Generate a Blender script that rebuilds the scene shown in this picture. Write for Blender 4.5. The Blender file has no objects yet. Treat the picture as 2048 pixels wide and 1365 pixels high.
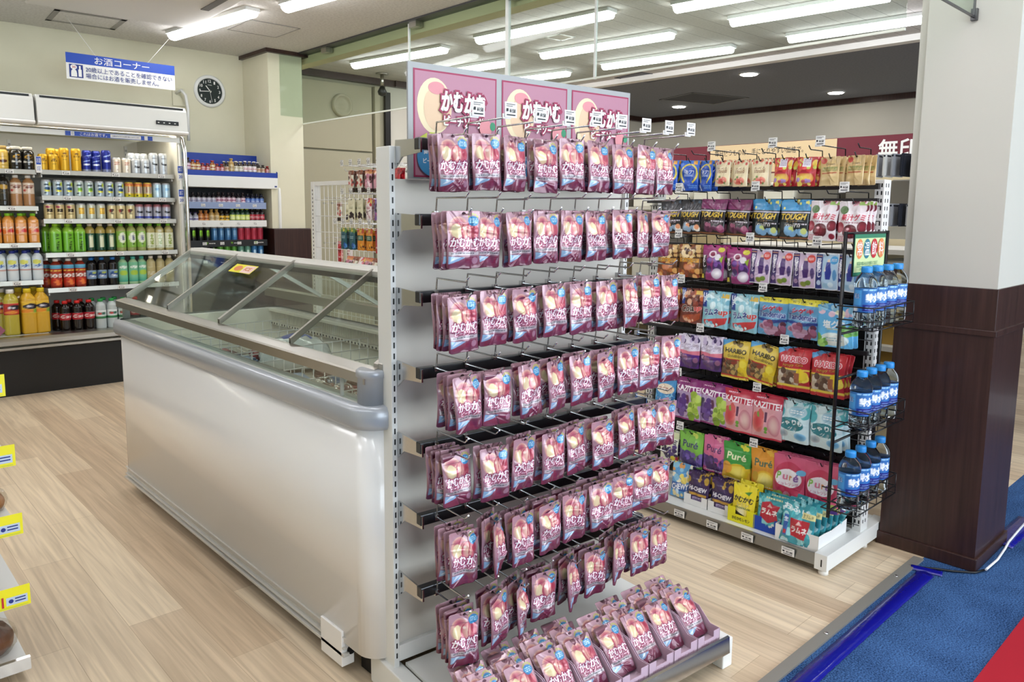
import bpy, bmesh, math, random
import numpy as np
from mathutils import Vector, Matrix

scn = bpy.context.scene
COL = scn.collection
R = math.radians
rnd = random.Random(7)

# ------------------------------------------------------------------ camera
TH, PI_, RO = R(43.15547), R(7.14901), R(0.55888)
FPX, CX, CY, CAMH = 1522.79, 1024.0, 614.186, 1.16
_f = np.array([math.sin(TH)*math.cos(PI_), math.cos(TH)*math.cos(PI_), -math.sin(PI_)])
_r0 = np.array([math.cos(TH), -math.sin(TH), 0.0]); _u0 = np.cross(_r0, _f)
_rc = _r0*math.cos(RO)+_u0*math.sin(RO); _uc = -_r0*math.sin(RO)+_u0*math.cos(RO)
cd = bpy.data.cameras.new('camera'); cam = bpy.data.objects.new('camera', cd); COL.objects.link(cam)
cd.sensor_width = 36.0; cd.lens = FPX/2048*36.0; cd.shift_y = (CY-682.5)/2048; cd.clip_start = 0.02
cam.matrix_world = Matrix(((_rc[0], _uc[0], -_f[0], 0), (_rc[1], _uc[1], -_f[1], 0), (_rc[2], _uc[2], -_f[2], CAMH), (0, 0, 0, 1)))
scn.camera = cam

def pt(x, y, ax, v):
    """point of the photograph (2048x1365 frame) on the world plane axis = v"""
    d = _rc*((x-CX)/FPX)+_uc*((CY-y)/FPX)+_f
    c = (0, 0, CAMH); t = (v-c[ax])/d[ax]
    return Vector((d[0]*t, d[1]*t, CAMH+d[2]*t))

# ------------------------------------------------------------------ world, exposure, lights
w = bpy.data.worlds.new('world'); scn.world = w; w.use_nodes = True
w.node_tree.nodes['Background'].inputs[0].default_value = (0.75, 0.85, 1.0, 1)
w.node_tree.nodes['Background'].inputs[1].default_value = 0.6
vs = scn.view_settings
vs.view_transform = 'Standard'; vs.look = 'None'; vs.gamma = 1.0; vs.exposure = 1.12; vs.use_curve_mapping = False
scn.cycles.max_bounces = 7; scn.cycles.diffuse_bounces = 3; scn.cycles.glossy_bounces = 3
scn.cycles.transmission_bounces = 6; scn.cycles.transparent_max_bounces = 10
scn.cycles.caustics_reflective = False; scn.cycles.caustics_refractive = False
scn.cycles.sample_clamp_indirect = 4.0
TUBE = 9.0                                    # brightness of the ceiling tubes
ld = bpy.data.lights.new('daylight', 'AREA'); ld.shape = 'RECTANGLE'; ld.size = 6.5; ld.size_y = 1.9
ld.energy = 105; ld.color = (0.80, 0.90, 1.0)
lo = bpy.data.objects.new('daylight', ld); COL.objects.link(lo); lo.location = (2.2, -3.35, 1.35); lo.rotation_euler = (R(90), 0, 0)

# ------------------------------------------------------------------ helpers
def lin(c):
    if isinstance(c, str): c = tuple(int(c[i:i+2], 16) for i in (0, 2, 4))
    return tuple((v/255/12.92 if v/255 <= .04045 else ((v/255+.055)/1.055)**2.4) for v in c[:3])
def slin(a): return np.where(a <= .04045, a/12.92, ((a+.055)/1.055)**2.4)

MATS = {}
def mat(name, col='ffffff', rough=.5, metal=0., spec=.5, coat=0., emit=0., noise=None, bump=None, trans=0., ior=1.45, attr=False, alpha=1.):
    if name in MATS: return MATS[name]
    m = bpy.data.materials.new(name); m.use_nodes = True; nt = m.node_tree; N = nt.nodes; L = nt.links
    b = N['Principled BSDF']; c = lin(col)+(1,)
    b.inputs['Base Color'].default_value = c; b.inputs['Roughness'].default_value = rough; b.inputs['Metallic'].default_value = metal
    b.inputs['Specular IOR Level'].default_value = spec; b.inputs['Coat Weight'].default_value = coat; b.inputs['Coat Roughness'].default_value = .08
    b.inputs['Transmission Weight'].default_value = trans; b.inputs['IOR'].default_value = ior
    if emit: b.inputs['Emission Color'].default_value = c; b.inputs['Emission Strength'].default_value = emit
    tc = N.new('ShaderNodeTexCoord')
    if attr:
        a = N.new('ShaderNodeAttribute'); a.attribute_name = 'Col'; L.new(a.outputs['Color'], b.inputs['Base Color'])
    elif noise:
        n = N.new('ShaderNodeTexNoise'); n.inputs['Scale'].default_value = noise[0]; n.inputs['Detail'].default_value = 4
        mp = N.new('ShaderNodeMapping'); mp.inputs['Scale'].default_value = noise[3] if len(noise) > 3 else (1, 1, 1)
        L.new(tc.outputs['Object'], mp.inputs[0]); L.new(mp.outputs[0], n.inputs['Vector'])
        cr = N.new('ShaderNodeValToRGB'); cr.color_ramp.elements[0].position = .3; cr.color_ramp.elements[1].position = .72
        cr.color_ramp.elements[0].color = lin(noise[1])+(1,); cr.color_ramp.elements[1].color = lin(noise[2])+(1,)
        L.new(n.outputs['Fac'], cr.inputs[0]); L.new(cr.outputs[0], b.inputs['Base Color'])
    if bump:
        n = N.new('ShaderNodeTexNoise'); n.inputs['Scale'].default_value = bump[0]; n.inputs['Detail'].default_value = 2
        bp = N.new('ShaderNodeBump'); bp.inputs['Strength'].default_value = bump[1]; bp.inputs['Distance'].default_value = bump[2] if len(bump) > 2 else .002
        L.new(tc.outputs['Object'], n.inputs['Vector']); L.new(n.outputs['Fac'], bp.inputs['Height']); L.new(bp.outputs[0], b.inputs['Normal'])
    MATS[name] = m
    return m
def pane_mat(name, tint='f4faf7', refl=.06, edge=.55):
    if name in MATS: return MATS[name]
    m = bpy.data.materials.new(name); m.use_nodes = True; nt = m.node_tree; N = nt.nodes; L = nt.links
    for n in list(N): N.remove(n)
    o = N.new('ShaderNodeOutputMaterial'); t = N.new('ShaderNodeBsdfTransparent'); g = N.new('ShaderNodeBsdfGlossy'); mx = N.new('ShaderNodeMixShader')
    t.inputs[0].default_value = lin(tint)+(1,); g.inputs['Roughness'].default_value = .03
    lw = N.new('ShaderNodeLayerWeight'); lw.inputs[0].default_value = .35
    mr = N.new('ShaderNodeMapRange'); mr.inputs[3].default_value = refl; mr.inputs[4].default_value = edge
    L.new(lw.outputs['Facing'], mr.inputs[0]); L.new(mr.outputs[0], mx.inputs[0]); L.new(t.outputs[0], mx.inputs[1]); L.new(g.outputs[0], mx.inputs[2]); L.new(mx.outputs[0], o.inputs[0])
    MATS[name] = m
    return m

def bx(bm, x0, y0, z0, x1, y1, z1, mi=0):
    vs_ = [bm.verts.new(p) for p in ((x0,y0,z0),(x1,y0,z0),(x1,y1,z0),(x0,y1,z0),(x0,y0,z1),(x1,y0,z1),(x1,y1,z1),(x0,y1,z1))]
    for q in ((0,3,2,1),(4,5,6,7),(0,1,5,4),(1,2,6,5),(2,3,7,6),(3,0,4,7)):
        f = bm.faces.new([vs_[i] for i in q]); f.material_index = mi
    return vs_
def tube(bm, pts, r, n=6, mi=0, cap=True):
    P = [Vector(p) for p in pts]; rings = []
    up = None
    for i, p in enumerate(P):
        d = (P[min(i+1, len(P)-1)]-P[max(i-1, 0)]).normalized()
        if up is None:
            up = Vector((0, 0, 1)) if abs(d.z) < .9 else Vector((1, 0, 0))
        a = d.cross(up)
        if a.length < 1e-4: a = d.orthogonal()
        a.normalize(); b_ = a.cross(d).normalized(); up = b_
        rings.append([bm.verts.new(p+(a*math.cos(t)+b_*math.sin(t))*r) for t in [2*math.pi*k/n for k in range(n)]])
    for A, B in zip(rings, rings[1:]):
        for k in range(n):
            f = bm.faces.new((A[k], A[(k+1) % n], B[(k+1) % n], B[k])); f.smooth = True; f.material_index = mi
    if cap:
        for rg in (rings[0][::-1], rings[-1]):
            f = bm.faces.new(rg); f.material_index = mi
def lathe(bm, prof, n=24, mi=0, c=(0, 0, 0), smooth=True):
    rings = []
    for r, z in prof:
        rings.append([bm.verts.new((c[0]+r*math.cos(2*math.pi*k/n), c[1]+r*math.sin(2*math.pi*k/n), c[2]+z)) for k in range(n)])
    for A, B in zip(rings, rings[1:]):
        for k in range(n):
            f = bm.faces.new((A[k], A[(k+1) % n], B[(k+1) % n], B[k])); f.smooth = smooth; f.material_index = mi
    bm.faces.new(rings[0][::-1]).material_index = mi; bm.faces.new(rings[-1]).material_index = mi
def prism(bm, pts, z0, z1, mi=0, ax=2):
    """extrude a closed outline between two values of an axis"""
    def mk(p, z): return (p[0], p[1], z) if ax == 2 else ((z, p[0], p[1]) if ax == 0 else (p[0], z, p[1]))
    a = [bm.verts.new(mk(p, z0)) for p in pts]; b = [bm.verts.new(mk(p, z1)) for p in pts]; n = len(pts)
    fs = [bm.faces.new(a[::-1]), bm.faces.new(b)]
    for k in range(n): fs.append(bm.faces.new((a[k], a[(k+1) % n], b[(k+1) % n], b[k])))
    for f in fs: f.material_index = mi
def rrect(x0, y0, x1, y1, r, n=6):
    out = []
    for cx, cy, a0 in ((x1-r, y1-r, 0), (x0+r, y1-r, 90), (x0+r, y0+r, 180), (x1-r, y0+r, 270)):
        out += [(cx+r*math.cos(R(a0+90*k/n)), cy+r*math.sin(R(a0+90*k/n))) for k in range(n+1)]
    return out
def ob(name, bm, mats, parent=None, loc=(0, 0, 0), rot=(0, 0, 0), bevel=0., kind=None, label=None, smooth=False):
    if isinstance(bm, bpy.types.Mesh): me = bm
    else:
        bmesh.ops.recalc_face_normals(bm, faces=bm.faces[:])
        me = bpy.data.meshes.new(name); bm.to_mesh(me); bm.free()
        for m in (mats if isinstance(mats, (list, tuple)) else [mats]): me.materials.append(m)
    o = bpy.data.objects.new(name, me); COL.objects.link(o); o.location = loc; o.rotation_euler = rot
    if parent: o.parent = parent
    if bevel:
        md = o.modifiers.new('bevel', 'BEVEL'); md.width = bevel; md.segments = 2; md.limit_method = 'ANGLE'
    if kind: o['kind'] = kind
    if label: o['label'] = label
    return o
def tag(o, label, cat, group=None):
    o['label'] = label; o['category'] = cat
    if group: o['group'] = group
    return o
def thing(name, label, cat, loc=(0, 0, 0), rz=0, group=None):
    o = bpy.data.objects.new(name, None); COL.objects.link(o); o.location = loc; o.rotation_euler = (0, 0, rz); o.empty_display_size = .05
    return tag(o, label, cat, group)
def dup(o, loc, rot, label, group=None):
    r = o.copy(); COL.objects.link(r); r.location = loc; r.rotation_euler = rot; r['label'] = label
    if group: r['group'] = group
    for ch in list(o.children):
        c = ch.copy(); COL.objects.link(c); c.parent = r
        for g in ch.children:
            d = g.copy(); COL.objects.link(d); d.parent = c
    return r
def B(): return bmesh.new()
ORD = ['', 'first', 'second', 'third', 'fourth', 'fifth', 'sixth', 'seventh', 'eighth', 'ninth', 'tenth', 'eleventh', 'twelfth', 'thirteenth', 'fourteenth', 'fifteenth', 'sixteenth', 'seventeenth', 'eighteenth', 'nineteenth', 'twentieth', 'twenty-first', 'twenty-second']
def hk(k, n, a='left', b='right'):
    if k == 0: return a+'most hook'
    if k == n-1: return b+'most hook'
    return ORD[k+1]+' hook from '+a
def nth(k, n, a='left', b='right'):
    if k == 0: return a+'most'
    if k == n-1: return b+'most'
    return ORD[k+1]+' from '+a

# ------------------------------------------------------------------ lettering
_tc = bpy.data.curves.new('lettering', 'FONT'); _to = bpy.data.objects.new('lettering', _tc); COL.objects.link(_to)
_TX = {}
def glyphs(s, off=0., shear=0.):
    k = (s, off, shear)
    if k not in _TX:
        _tc.body = s; _tc.offset = off; _tc.shear = shear; _tc.resolution_u = 3; _tc.fill_mode = 'FRONT'; _tc.align_x = 'CENTER'; _tc.space_line = .82
        dg = bpy.context.evaluated_depsgraph_get(); dg.update(); e = _to.evaluated_get(dg); m = e.to_mesh(); m.calc_loop_triangles()
        v = np.array([x.co[:2] for x in m.vertices]).reshape(-1, 2); t = np.array([x.vertices[:] for x in m.loop_triangles], int).reshape(-1, 3)
        e.to_mesh_clear(); _TX[k] = (v, t)
    return _TX[k]
def placed(s, cx, cy, w_, h_, off=0., shear=0., bold=.012):
    v0, _ = glyphs(s, bold, shear); v, t = glyphs(s, bold+off, shear)
    lo, hi = v0.min(0), v0.max(0); sc = np.array([w_/(hi[0]-lo[0]), (h_/(hi[1]-lo[1]))])
    return (v-(lo+hi)/2)*sc+np.array([cx, cy]), t

class Art:
    """a printed design: coloured shapes and lettering on a grid of points"""
    SS = 2
    def __init__(s, W, H, res, base, prog, seed=1):
        s.W, s.H = W, H; s.nx = max(10, int(W*res)); s.ny = max(10, int(H*res))
        s.im = np.zeros((s.ny*s.SS, s.nx*s.SS, 3)); s.h, s.w = s.im.shape[:2]
        s.X, s.Y = np.meshgrid((np.arange(s.w)+.5)/s.w, (np.arange(s.h)+.5)/s.h)
        s.r = random.Random(seed); s.im[:] = s.c(base)
        for st in prog: getattr(s, st[0])(*st[1:])
        s.out = slin(s.im.reshape(s.ny, s.SS, s.nx, s.SS, 3).mean((1, 3)))
    def c(s, h): return np.array([int(h[i:i+2], 16)/255 for i in (0, 2, 4)])
    def g(s, y0, y1, c0, c1):
        k = np.clip((s.Y-y0)/(y1-y0), 0, 1)[..., None]; m = (s.Y >= y0) & (s.Y <= y1)
        s.im[m] = (s.c(c0)*(1-k)+s.c(c1)*k)[m]
    def r_(s, x0, y0, x1, y1, c): s.im[(s.X >= x0) & (s.X <= x1) & (s.Y >= y0) & (s.Y <= y1)] = s.c(c)
    def e(s, cx, cy, rx, ry, c, c2=None):
        d = ((s.X-cx)/rx)**2+((s.Y-cy)/ry)**2; m = d <= 1
        if c2:
            k = np.clip(d, 0, 1)[..., None]; s.im[m] = (s.c(c)*(1-k)+s.c(c2)*k)[m]
        else: s.im[m] = s.c(c)
    def b(s, n, x0, y0, x1, y1, r0, r1, cs):
        for _ in range(n):
            q = s.r.uniform(r0, r1); s.e(s.r.uniform(x0, x1), s.r.uniform(y0, y1), q, q*s.W/s.H*s.r.uniform(.7, 1.3), s.r.choice(cs))
    def tri(s, a, c):
        x0, y0 = np.floor(a.min(0)).astype(int); x1, y1 = np.ceil(a.max(0)).astype(int)
        x0, y0 = max(x0, 0), max(y0, 0); x1, y1 = min(x1, s.w-1), min(y1, s.h-1)
        if x1 < x0 or y1 < y0: return
        xx, yy = np.meshgrid(np.arange(x0, x1+1)+.5, np.arange(y0, y1+1)+.5)
        (ax, ay), (bx_, by), (cx, cy) = a
        d = (by-cy)*(ax-cx)+(cx-bx_)*(ay-cy)
        if abs(d) < 1e-9: return
        l1 = ((by-cy)*(xx-cx)+(cx-bx_)*(yy-cy))/d; l2 = ((cy-ay)*(xx-cx)+(ax-cx)*(yy-cy))/d; e_ = -.02
        m = (l1 >= e_) & (l2 >= e_) & (1-l1-l2 >= e_)
        s.im[y0:y1+1, x0:x1+1][m] = c
    def p(s, pts, c):
        P = np.array(pts)*[s.w, s.h]
        for k in range(1, len(P)-1): s.tri(P[[0, k, k+1]], s.c(c))
    def t(s, txt, cx, cy, w_, h_, c, oc=None, off=.09, rot=0, shear=0., bold=.014):
        v, t = placed(txt, 0, 0, w_*s.W, h_*s.H, 0., shear, 0.); a = R(rot)
        v = v@np.array([[math.cos(a), math.sin(a)], [-math.sin(a), math.cos(a)]]); v = (v/[s.W, s.H]+[cx, cy])*[s.w, s.h]
        keep, s.im = s.im, np.zeros((s.h, s.w, 3))
        for q in t: s.tri(v[q], 1.)
        m = s.im[..., 0] > .5; s.im = keep; n = txt.count('\n')+1; px_ = h_*s.h/n
        for col, rad in ([(oc, max(1.6, off*.75*px_))] if oc else [])+[(c, max(bold*px_*1.7, 1.0 if bold >= .02 else 0.))]:
            d = m.copy(); k = int(rad+.5)
            for dy in range(-k, k+1):
                for dx in range(-k, k+1):
                    if 0 < dx*dx+dy*dy <= rad*rad+.3:
                        y0, y1, x0, x1 = max(0, dy), s.h+min(0, dy), max(0, dx), s.w+min(0, dx)
                        d[y0:y1, x0:x1] |= m[y0-dy:y1-dy, x0-dx:x1-dx]
            s.im[d] = s.c(col)
    def lines(s, x0, y0, x1, y1, n, c, fill=.75):
        for k in range(n):
            y = y0+(y1-y0)*(k+.5)/n; x = x0
            while x < x1:
                l = s.r.uniform(.03, .1); s.r_(x, y-(y1-y0)/n*.28, min(x1, x+l*fill), y+(y1-y0)/n*.28, c); x += l
    def sample(s, u, v):
        i = min(s.nx-1, max(0, int(u*s.nx))); j = min(s.ny-1, max(0, int(v*s.ny)))
        return s.out[j, i]

def mesh_from(name, v, f, cols, mats, smooth=True, mi=None):
    me = bpy.data.meshes.new(name); me.from_pydata([tuple(p) for p in v], [], f); me.update()
    a = me.color_attributes.new('Col', 'FLOAT_COLOR', 'POINT')
    c4 = np.ones((len(v), 4), np.float32); c4[:, :3] = cols; a.data.foreach_set('color', c4.ravel())
    for m in mats: me.materials.append(m)
    if smooth: me.polygons.foreach_set('use_smooth', [True]*len(me.polygons))
    if mi is not None: me.polygons.foreach_set('material_index', mi)
    me.update()
    return me
def pouch(name, art, T=.011, seed=0, pillow=False, hole=True, m='foil', bend=.0, wr=1.):
    """filled pouch hanging from its hole: local front is -Y, origin at the hole"""
    r = np.random.RandomState(seed); nx, ny = art.nx, art.ny; W, H = art.W, art.H
    u = np.linspace(-1, 1, nx); v = np.linspace(0, 1, ny); U, V = np.meshgrid(u, v)
    ss = lambda a, b_, x: (lambda k: k*k*(3-2*k))(np.clip((x-a)/(b_-a), 0, 1))
    if pillow: f = ss(0, .3, V)*ss(1, .68, V)
    else: f = (.35+.65*ss(0, .22, V))*ss(.96, .5, V)
    side = np.clip(1-np.abs(U)**3, 0, 1)**.6
    th = T*f*side
    for _ in range(5):
        a, fr, ph = r.uniform(0, 6.28), r.uniform(3, 9), r.uniform(0, 6.28)
        th = th+wr*T*.10*np.sin(fr*(U*math.cos(a)+V*2*math.sin(a))+ph)*np.clip(1-np.abs(U)**6, 0, 1)*(.35+f)
    for _ in range(7):                                             # sharp creases
        a, d0, wd = r.uniform(0, 3.14), r.uniform(-.8, .8), r.uniform(.03, .09)
        q = U*math.cos(a)+(V*2-1)*math.sin(a)-d0
        th = th+wr*T*.22*r.uniform(-1, 1)*np.exp(-(q/wd)**2)*np.clip(1-np.abs(U)**4, 0, 1)
    Xc = U*W/2*(1-.05*f)+W*.010*np.sin(7*V+r.uniform(0, 6))*ss(.2, .6, np.abs(U))
    cut = np.clip((np.abs(U)-.86)/.14, 0, 1)
    Zc = (V-1)*H+.05*H-cut**2*.018*H*(V > .97)+cut**2*.02*H*(V < .03)+.006*H*np.sin(5*U+r.uniform(0, 6))*(1-V)**3
    tw = r.uniform(-1, 1)*.05*wr
    Yc = -np.maximum(th, -.002)+bend*(V-.5)**2*H+tw*U*W/2*(1-V)
    vv = np.stack([Xc, Yc, Zc], -1).reshape(-1, 3); cols = art.out.reshape(-1, 3)
    F = []
    for j in range(ny-1):
        for i in range(nx-1):
            if hole and (U[j, i]*W/2/.0045)**2+((Zc[j, i])/.0030)**2 < 1: continue
            k = j*nx+i; F.append((k, k+1, k+nx+1, k+nx))
    rim = [i for i in range(nx)]+[j*nx+nx-1 for j in range(1, ny)]+[(ny-1)*nx+i for i in range(nx-2, -1, -1)]+[j*nx for j in range(ny-2, 0, -1)]
    b0 = len(vv); inner = np.array([[vv[k][0]*.8, T*.45*max(0.2, f[k//nx, k % nx]), (vv[k][2]+.45*H)*.8-.45*H] for k in rim])
    vv = np.vstack([vv, inner, [[0, T*.5, -.45*H]]]); base = art.out[2, 2]
    cols = np.vstack([cols, np.tile(base, (len(rim)+1, 1))]); n = len(rim); ce = b0+n
    for k in range(n):
        k2 = (k+1) % n
        F.append((rim[k2], rim[k], b0+k, b0+k2)); F.append((b0+k2, b0+k, ce))
    return mesh_from(name, vv, F, cols, [MATS[m]])
def wrap(name, prof, art, z0, z1, body, m, n=26, span=230, seedcol=None):
    """turned vessel whose print wraps the front (-Y)"""
    v, c, F = [], [], []
    for r_, z in prof:
        for k in range(n):
            a = -math.pi/2+2*math.pi*k/n; v.append((r_*math.cos(a), r_*math.sin(a), z))
            d = math.degrees(2*math.pi*k/n); d = d-360 if d > 180 else d
            if art and z0 <= z <= z1:
                c.append(art.sample(.5+d/span, (z-z0)/(z1-z0)) if abs(d) < span/2 else art.sample(.02, (z-z0)/(z1-z0)))
            else: c.append(body(z) if callable(body) else (lin(body) if isinstance(body, str) else body))
    for j in range(len(prof)-1):
        for k in range(n): F.append((j*n+k, j*n+(k+1) % n, (j+1)*n+(k+1) % n, (j+1)*n+k))
    F.append(tuple(range(n))[::-1]); F.append(tuple((len(prof)-1)*n+k for k in range(n)))
    return mesh_from(name, v, F, np.array(c), [m] if not isinstance(m, list) else m)
def dense(prof, step):
    out = [prof[0]]
    for (r0, z0), (r1, z1) in zip(prof, prof[1:]):
        n = max(1, int(abs(z1-z0)/step))
        out += [(r0+(r1-r0)*k/n, z0+(z1-z0)*k/n) for k in range(1, n+1)]
    return out
# flat printed boards: shapes laid on a board in its local XZ plane, front -Y
class Flat:
    def __init__(s): s.bm = B(); s.y = 0.
    def up(s): s.y -= .0003
    def rect(s, x0, z0, x1, z1, mi):
        s.up(); s.bm.faces.new([s.bm.verts.new((x, s.y, z)) for x, z in ((x0, z0), (x1, z0), (x1, z1), (x0, z1))]).material_index = mi
    def ell(s, cx, cz, rx, rz, mi, n=28, a0=0, a1=360):
        s.up(); s.bm.faces.new([s.bm.verts.new((cx+rx*math.cos(R(a0+(a1-a0)*k/n)), s.y, cz+rz*math.sin(R(a0+(a1-a0)*k/n)))) for k in range(n if a1-a0 == 360 else n+1)]).material_index = mi
    def poly(s, pts, mi):
        s.up(); s.bm.faces.new([s.bm.verts.new((x, s.y, z)) for x, z in pts]).material_index = mi
    def text(s, txt, cx, cz, w_, h_, mi, oc=None, off=.08, bold=.02, shear=0., rot=0.):
        for m_, o_ in ([(oc, off)] if oc is not None else [])+[(mi, 0.)]:
            s.up(); v, t = placed(txt, 0, 0, w_, h_, o_, shear, bold); a = R(rot)
            v = v@np.array([[math.cos(a), math.sin(a)], [-math.sin(a), math.cos(a)]])+[cx, cz]
            V = [s.bm.verts.new((q[0], s.y, q[1])) for q in v]
            for q in t:
                try: s.bm.faces.new([V[i] for i in q]).material_index = m_
                except ValueError: pass
    def mesh(s, name, mats):
        for f in s.bm.faces:
            f.normal_update()
            if f.normal.y > 0: f.normal_flip()
        me = bpy.data.meshes.new(name); s.bm.to_mesh(me); s.bm.free()
        for m in mats: me.materials.append(m)
        return me
# ------------------------------------------------------------------ materials
mat('foil', attr=True, rough=.28, metal=.12, spec=.5, coat=.65, bump=(55, .3, .003))
mat('film', attr=True, rough=.3, metal=.0, spec=.6, coat=.4, bump=(45, .15, .002))
mat('print', attr=True, rough=.45)
mat('can', attr=True, rough=.28, metal=.35)
mat('drink', attr=True, rough=.12, coat=.4)
WHITE = mat('white_enamel', 'e4e4e0', .38); CREAM = mat('cream_wall', 'd8d3b9', .7, noise=(3, 'd5d0b6', 'dcd7be')); CHROME = mat('chrome', 'd0d0d0', .16, 1.)
STEEL = mat('brushed_steel', 'b5b2aa', .3, 1., bump=(220, .05)); DARKST = mat('dark_steel', '5a5a5c', .35, .9); BLACK = mat('black_plastic', '0d0d0e', .4)
BLKWIRE = mat('black_wire', '101012', .35); GREYP = mat('grey_bumper', 'a9adb3', .32, .25, coat=.3); PANELG = mat('panel_grey', 'd9d4ca', .4)
BROWN = mat('dark_brown_wood', '3a2420', .38, coat=.08, noise=(9, '2a1713', '3f2722', (9, 9, .35)))
BLACKW = mat('black_kick', '0e0a06', .45); CARD = mat('card_white', 'eceae6', .55); INK = mat('ink', '26262a', .6); BLUEP = mat('blue_print', '1f48ae', .4)
NAVY = mat('navy_print', '1c2f7c', .45); BLUEB = mat('blue_board', '173a9a', .35); PINKB = mat('pink_board', 'b27c90', .4); CRIM = mat('crimson_print', '9c2f54', .45)
GREENP = mat('green_print', '3c8f6a', .5); YELLOWP = mat('yellow_card', 'e6dc1e', .45); REDP = mat('red_print', 'b8202c', .5); PEACHC = mat('peach_cream', 'ead9b4', .5)
PEACHP = mat('peach_pink', 'd98f96', .5); SKY = mat('badge_blue', '3b83b4', .45); LIME = mat('lime_print', 'b9c34a', .5); ORANGE = mat('orange_print', 'd8814a', .5)
MAROON = mat('maroon_board', '6e2634', .45); BEIGEB = mat('beige_board', 'd9bf96', .5); BEIGE = mat('beige_panel', 'c6b795', .5); REDM = mat('red_mat', 'a30620', .85)
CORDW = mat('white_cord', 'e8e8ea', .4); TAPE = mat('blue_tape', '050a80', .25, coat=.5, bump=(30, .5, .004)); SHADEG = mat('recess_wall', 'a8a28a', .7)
LINER = mat('liner', 'e2dfd3', .4); PURPB = mat('lilac_carton', 'c9aebd', .5); GLASS = pane_mat('clear_pane'); LIDG = pane_mat('lid_glass', 'f4f8f4', .025, .22)
PARTG = pane_mat('partition_glass', 'eff4f0', .004, .05); PET = mat('pet_water', 'eaf4f8', .04, trans=1., ior=1.16)
TUBEM = mat('tube_light', 'fbfbff', .5, emit=TUBE); LEDM = mat('cooler_led', 'fff8e8', .5, emit=5.); DOWNL = mat('downlight', 'fffaf0', .5, emit=14.)

def nodes_mat(name):
    m = bpy.data.materials.new(name); m.use_nodes = True
    return m, m.node_tree.nodes, m.node_tree.links
def floor_mat():
    m, N, L = nodes_mat('oak_planks'); b = N['Principled BSDF']; b.inputs['Roughness'].default_value = .38
    tc = N.new('ShaderNodeTexCoord'); mp = N.new('ShaderNodeMapping'); mp.inputs['Rotation'].default_value = (0, 0, R(90)); L.new(tc.outputs['Object'], mp.inputs[0])
    br = N.new('ShaderNodeTexBrick'); br.inputs['Scale'].default_value = 1.; br.inputs['Brick Width'].default_value = .92; br.inputs['Row Height'].default_value = .148
    br.inputs['Mortar Size'].default_value = .0008; br.inputs['Bias'].default_value = .0; br.offset = .37
    br.inputs['Color1'].default_value = lin('e4d2b6')+(1,); br.inputs['Color2'].default_value = lin('c6af93')+(1,); br.inputs['Mortar'].default_value = lin('b5a085')+(1,)
    L.new(mp.outputs[0], br.inputs[0])
    m2 = N.new('ShaderNodeMapping'); m2.inputs['Scale'].default_value = (46, 1.6, 1); L.new(tc.outputs['Object'], m2.inputs[0])
    n = N.new('ShaderNodeTexNoise'); n.inputs['Scale'].default_value = 1.; n.inputs['Detail'].default_value = 6; n.inputs['Distortion'].default_value = 1.2; L.new(m2.outputs[0], n.inputs[0])
    cr = N.new('ShaderNodeValToRGB'); cr.color_ramp.elements[0].position = .3; cr.color_ramp.elements[1].position = .65
    cr.color_ramp.elements[0].color = (.70, .66, .62, 1); cr.color_ramp.elements[1].color = (1.1, 1.09, 1.07, 1); L.new(n.outputs['Fac'], cr.inputs[0])
    mx = N.new('ShaderNodeMix'); mx.data_type = 'RGBA'; mx.blend_type = 'MULTIPLY'; mx.inputs[0].default_value = .8
    L.new(br.outputs['Color'], mx.inputs[6]); L.new(cr.outputs[0], mx.inputs[7]); L.new(mx.outputs[2], b.inputs['Base Color'])
    return m
def carpet_mat():
    m, N, L = nodes_mat('blue_carpet'); b = N['Principled BSDF']; b.inputs['Roughness'].default_value = .95; b.inputs['Specular IOR Level'].default_value = .1
    tc = N.new('ShaderNodeTexCoord'); n = N.new('ShaderNodeTexNoise'); n.inputs['Scale'].default_value = 230; n.inputs['Detail'].default_value = 3; L.new(tc.outputs['Object'], n.inputs[0])
    n2 = N.new('ShaderNodeTexNoise'); n2.inputs['Scale'].default_value = 7; n2.inputs['Detail'].default_value = 3; L.new(tc.outputs['Object'], n2.inputs[0])
    ad = N.new('ShaderNodeMath'); ad.operation = 'MULTIPLY_ADD'; ad.inputs[1].default_value = .3; L.new(n2.outputs['Fac'], ad.inputs[0]); L.new(n.outputs['Fac'], ad.inputs[2])
    cr = N.new('ShaderNodeValToRGB'); cr.color_ramp.elements[0].position = .48; cr.color_ramp.elements[1].position = .85
    cr.color_ramp.elements[0].color = lin('182f54')+(1,); cr.color_ramp.elements[1].color = lin('4d73a6')+(1,); L.new(ad.outputs[0], cr.inputs[0]); L.new(cr.outputs[0], b.inputs['Base Color'])
    bp = N.new('ShaderNodeBump'); bp.inputs['Strength'].default_value = .5; bp.inputs['Distance'].default_value = .004; L.new(n.outputs['Fac'], bp.inputs['Height']); L.new(bp.outputs[0], b.inputs['Normal'])
    return m
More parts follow.
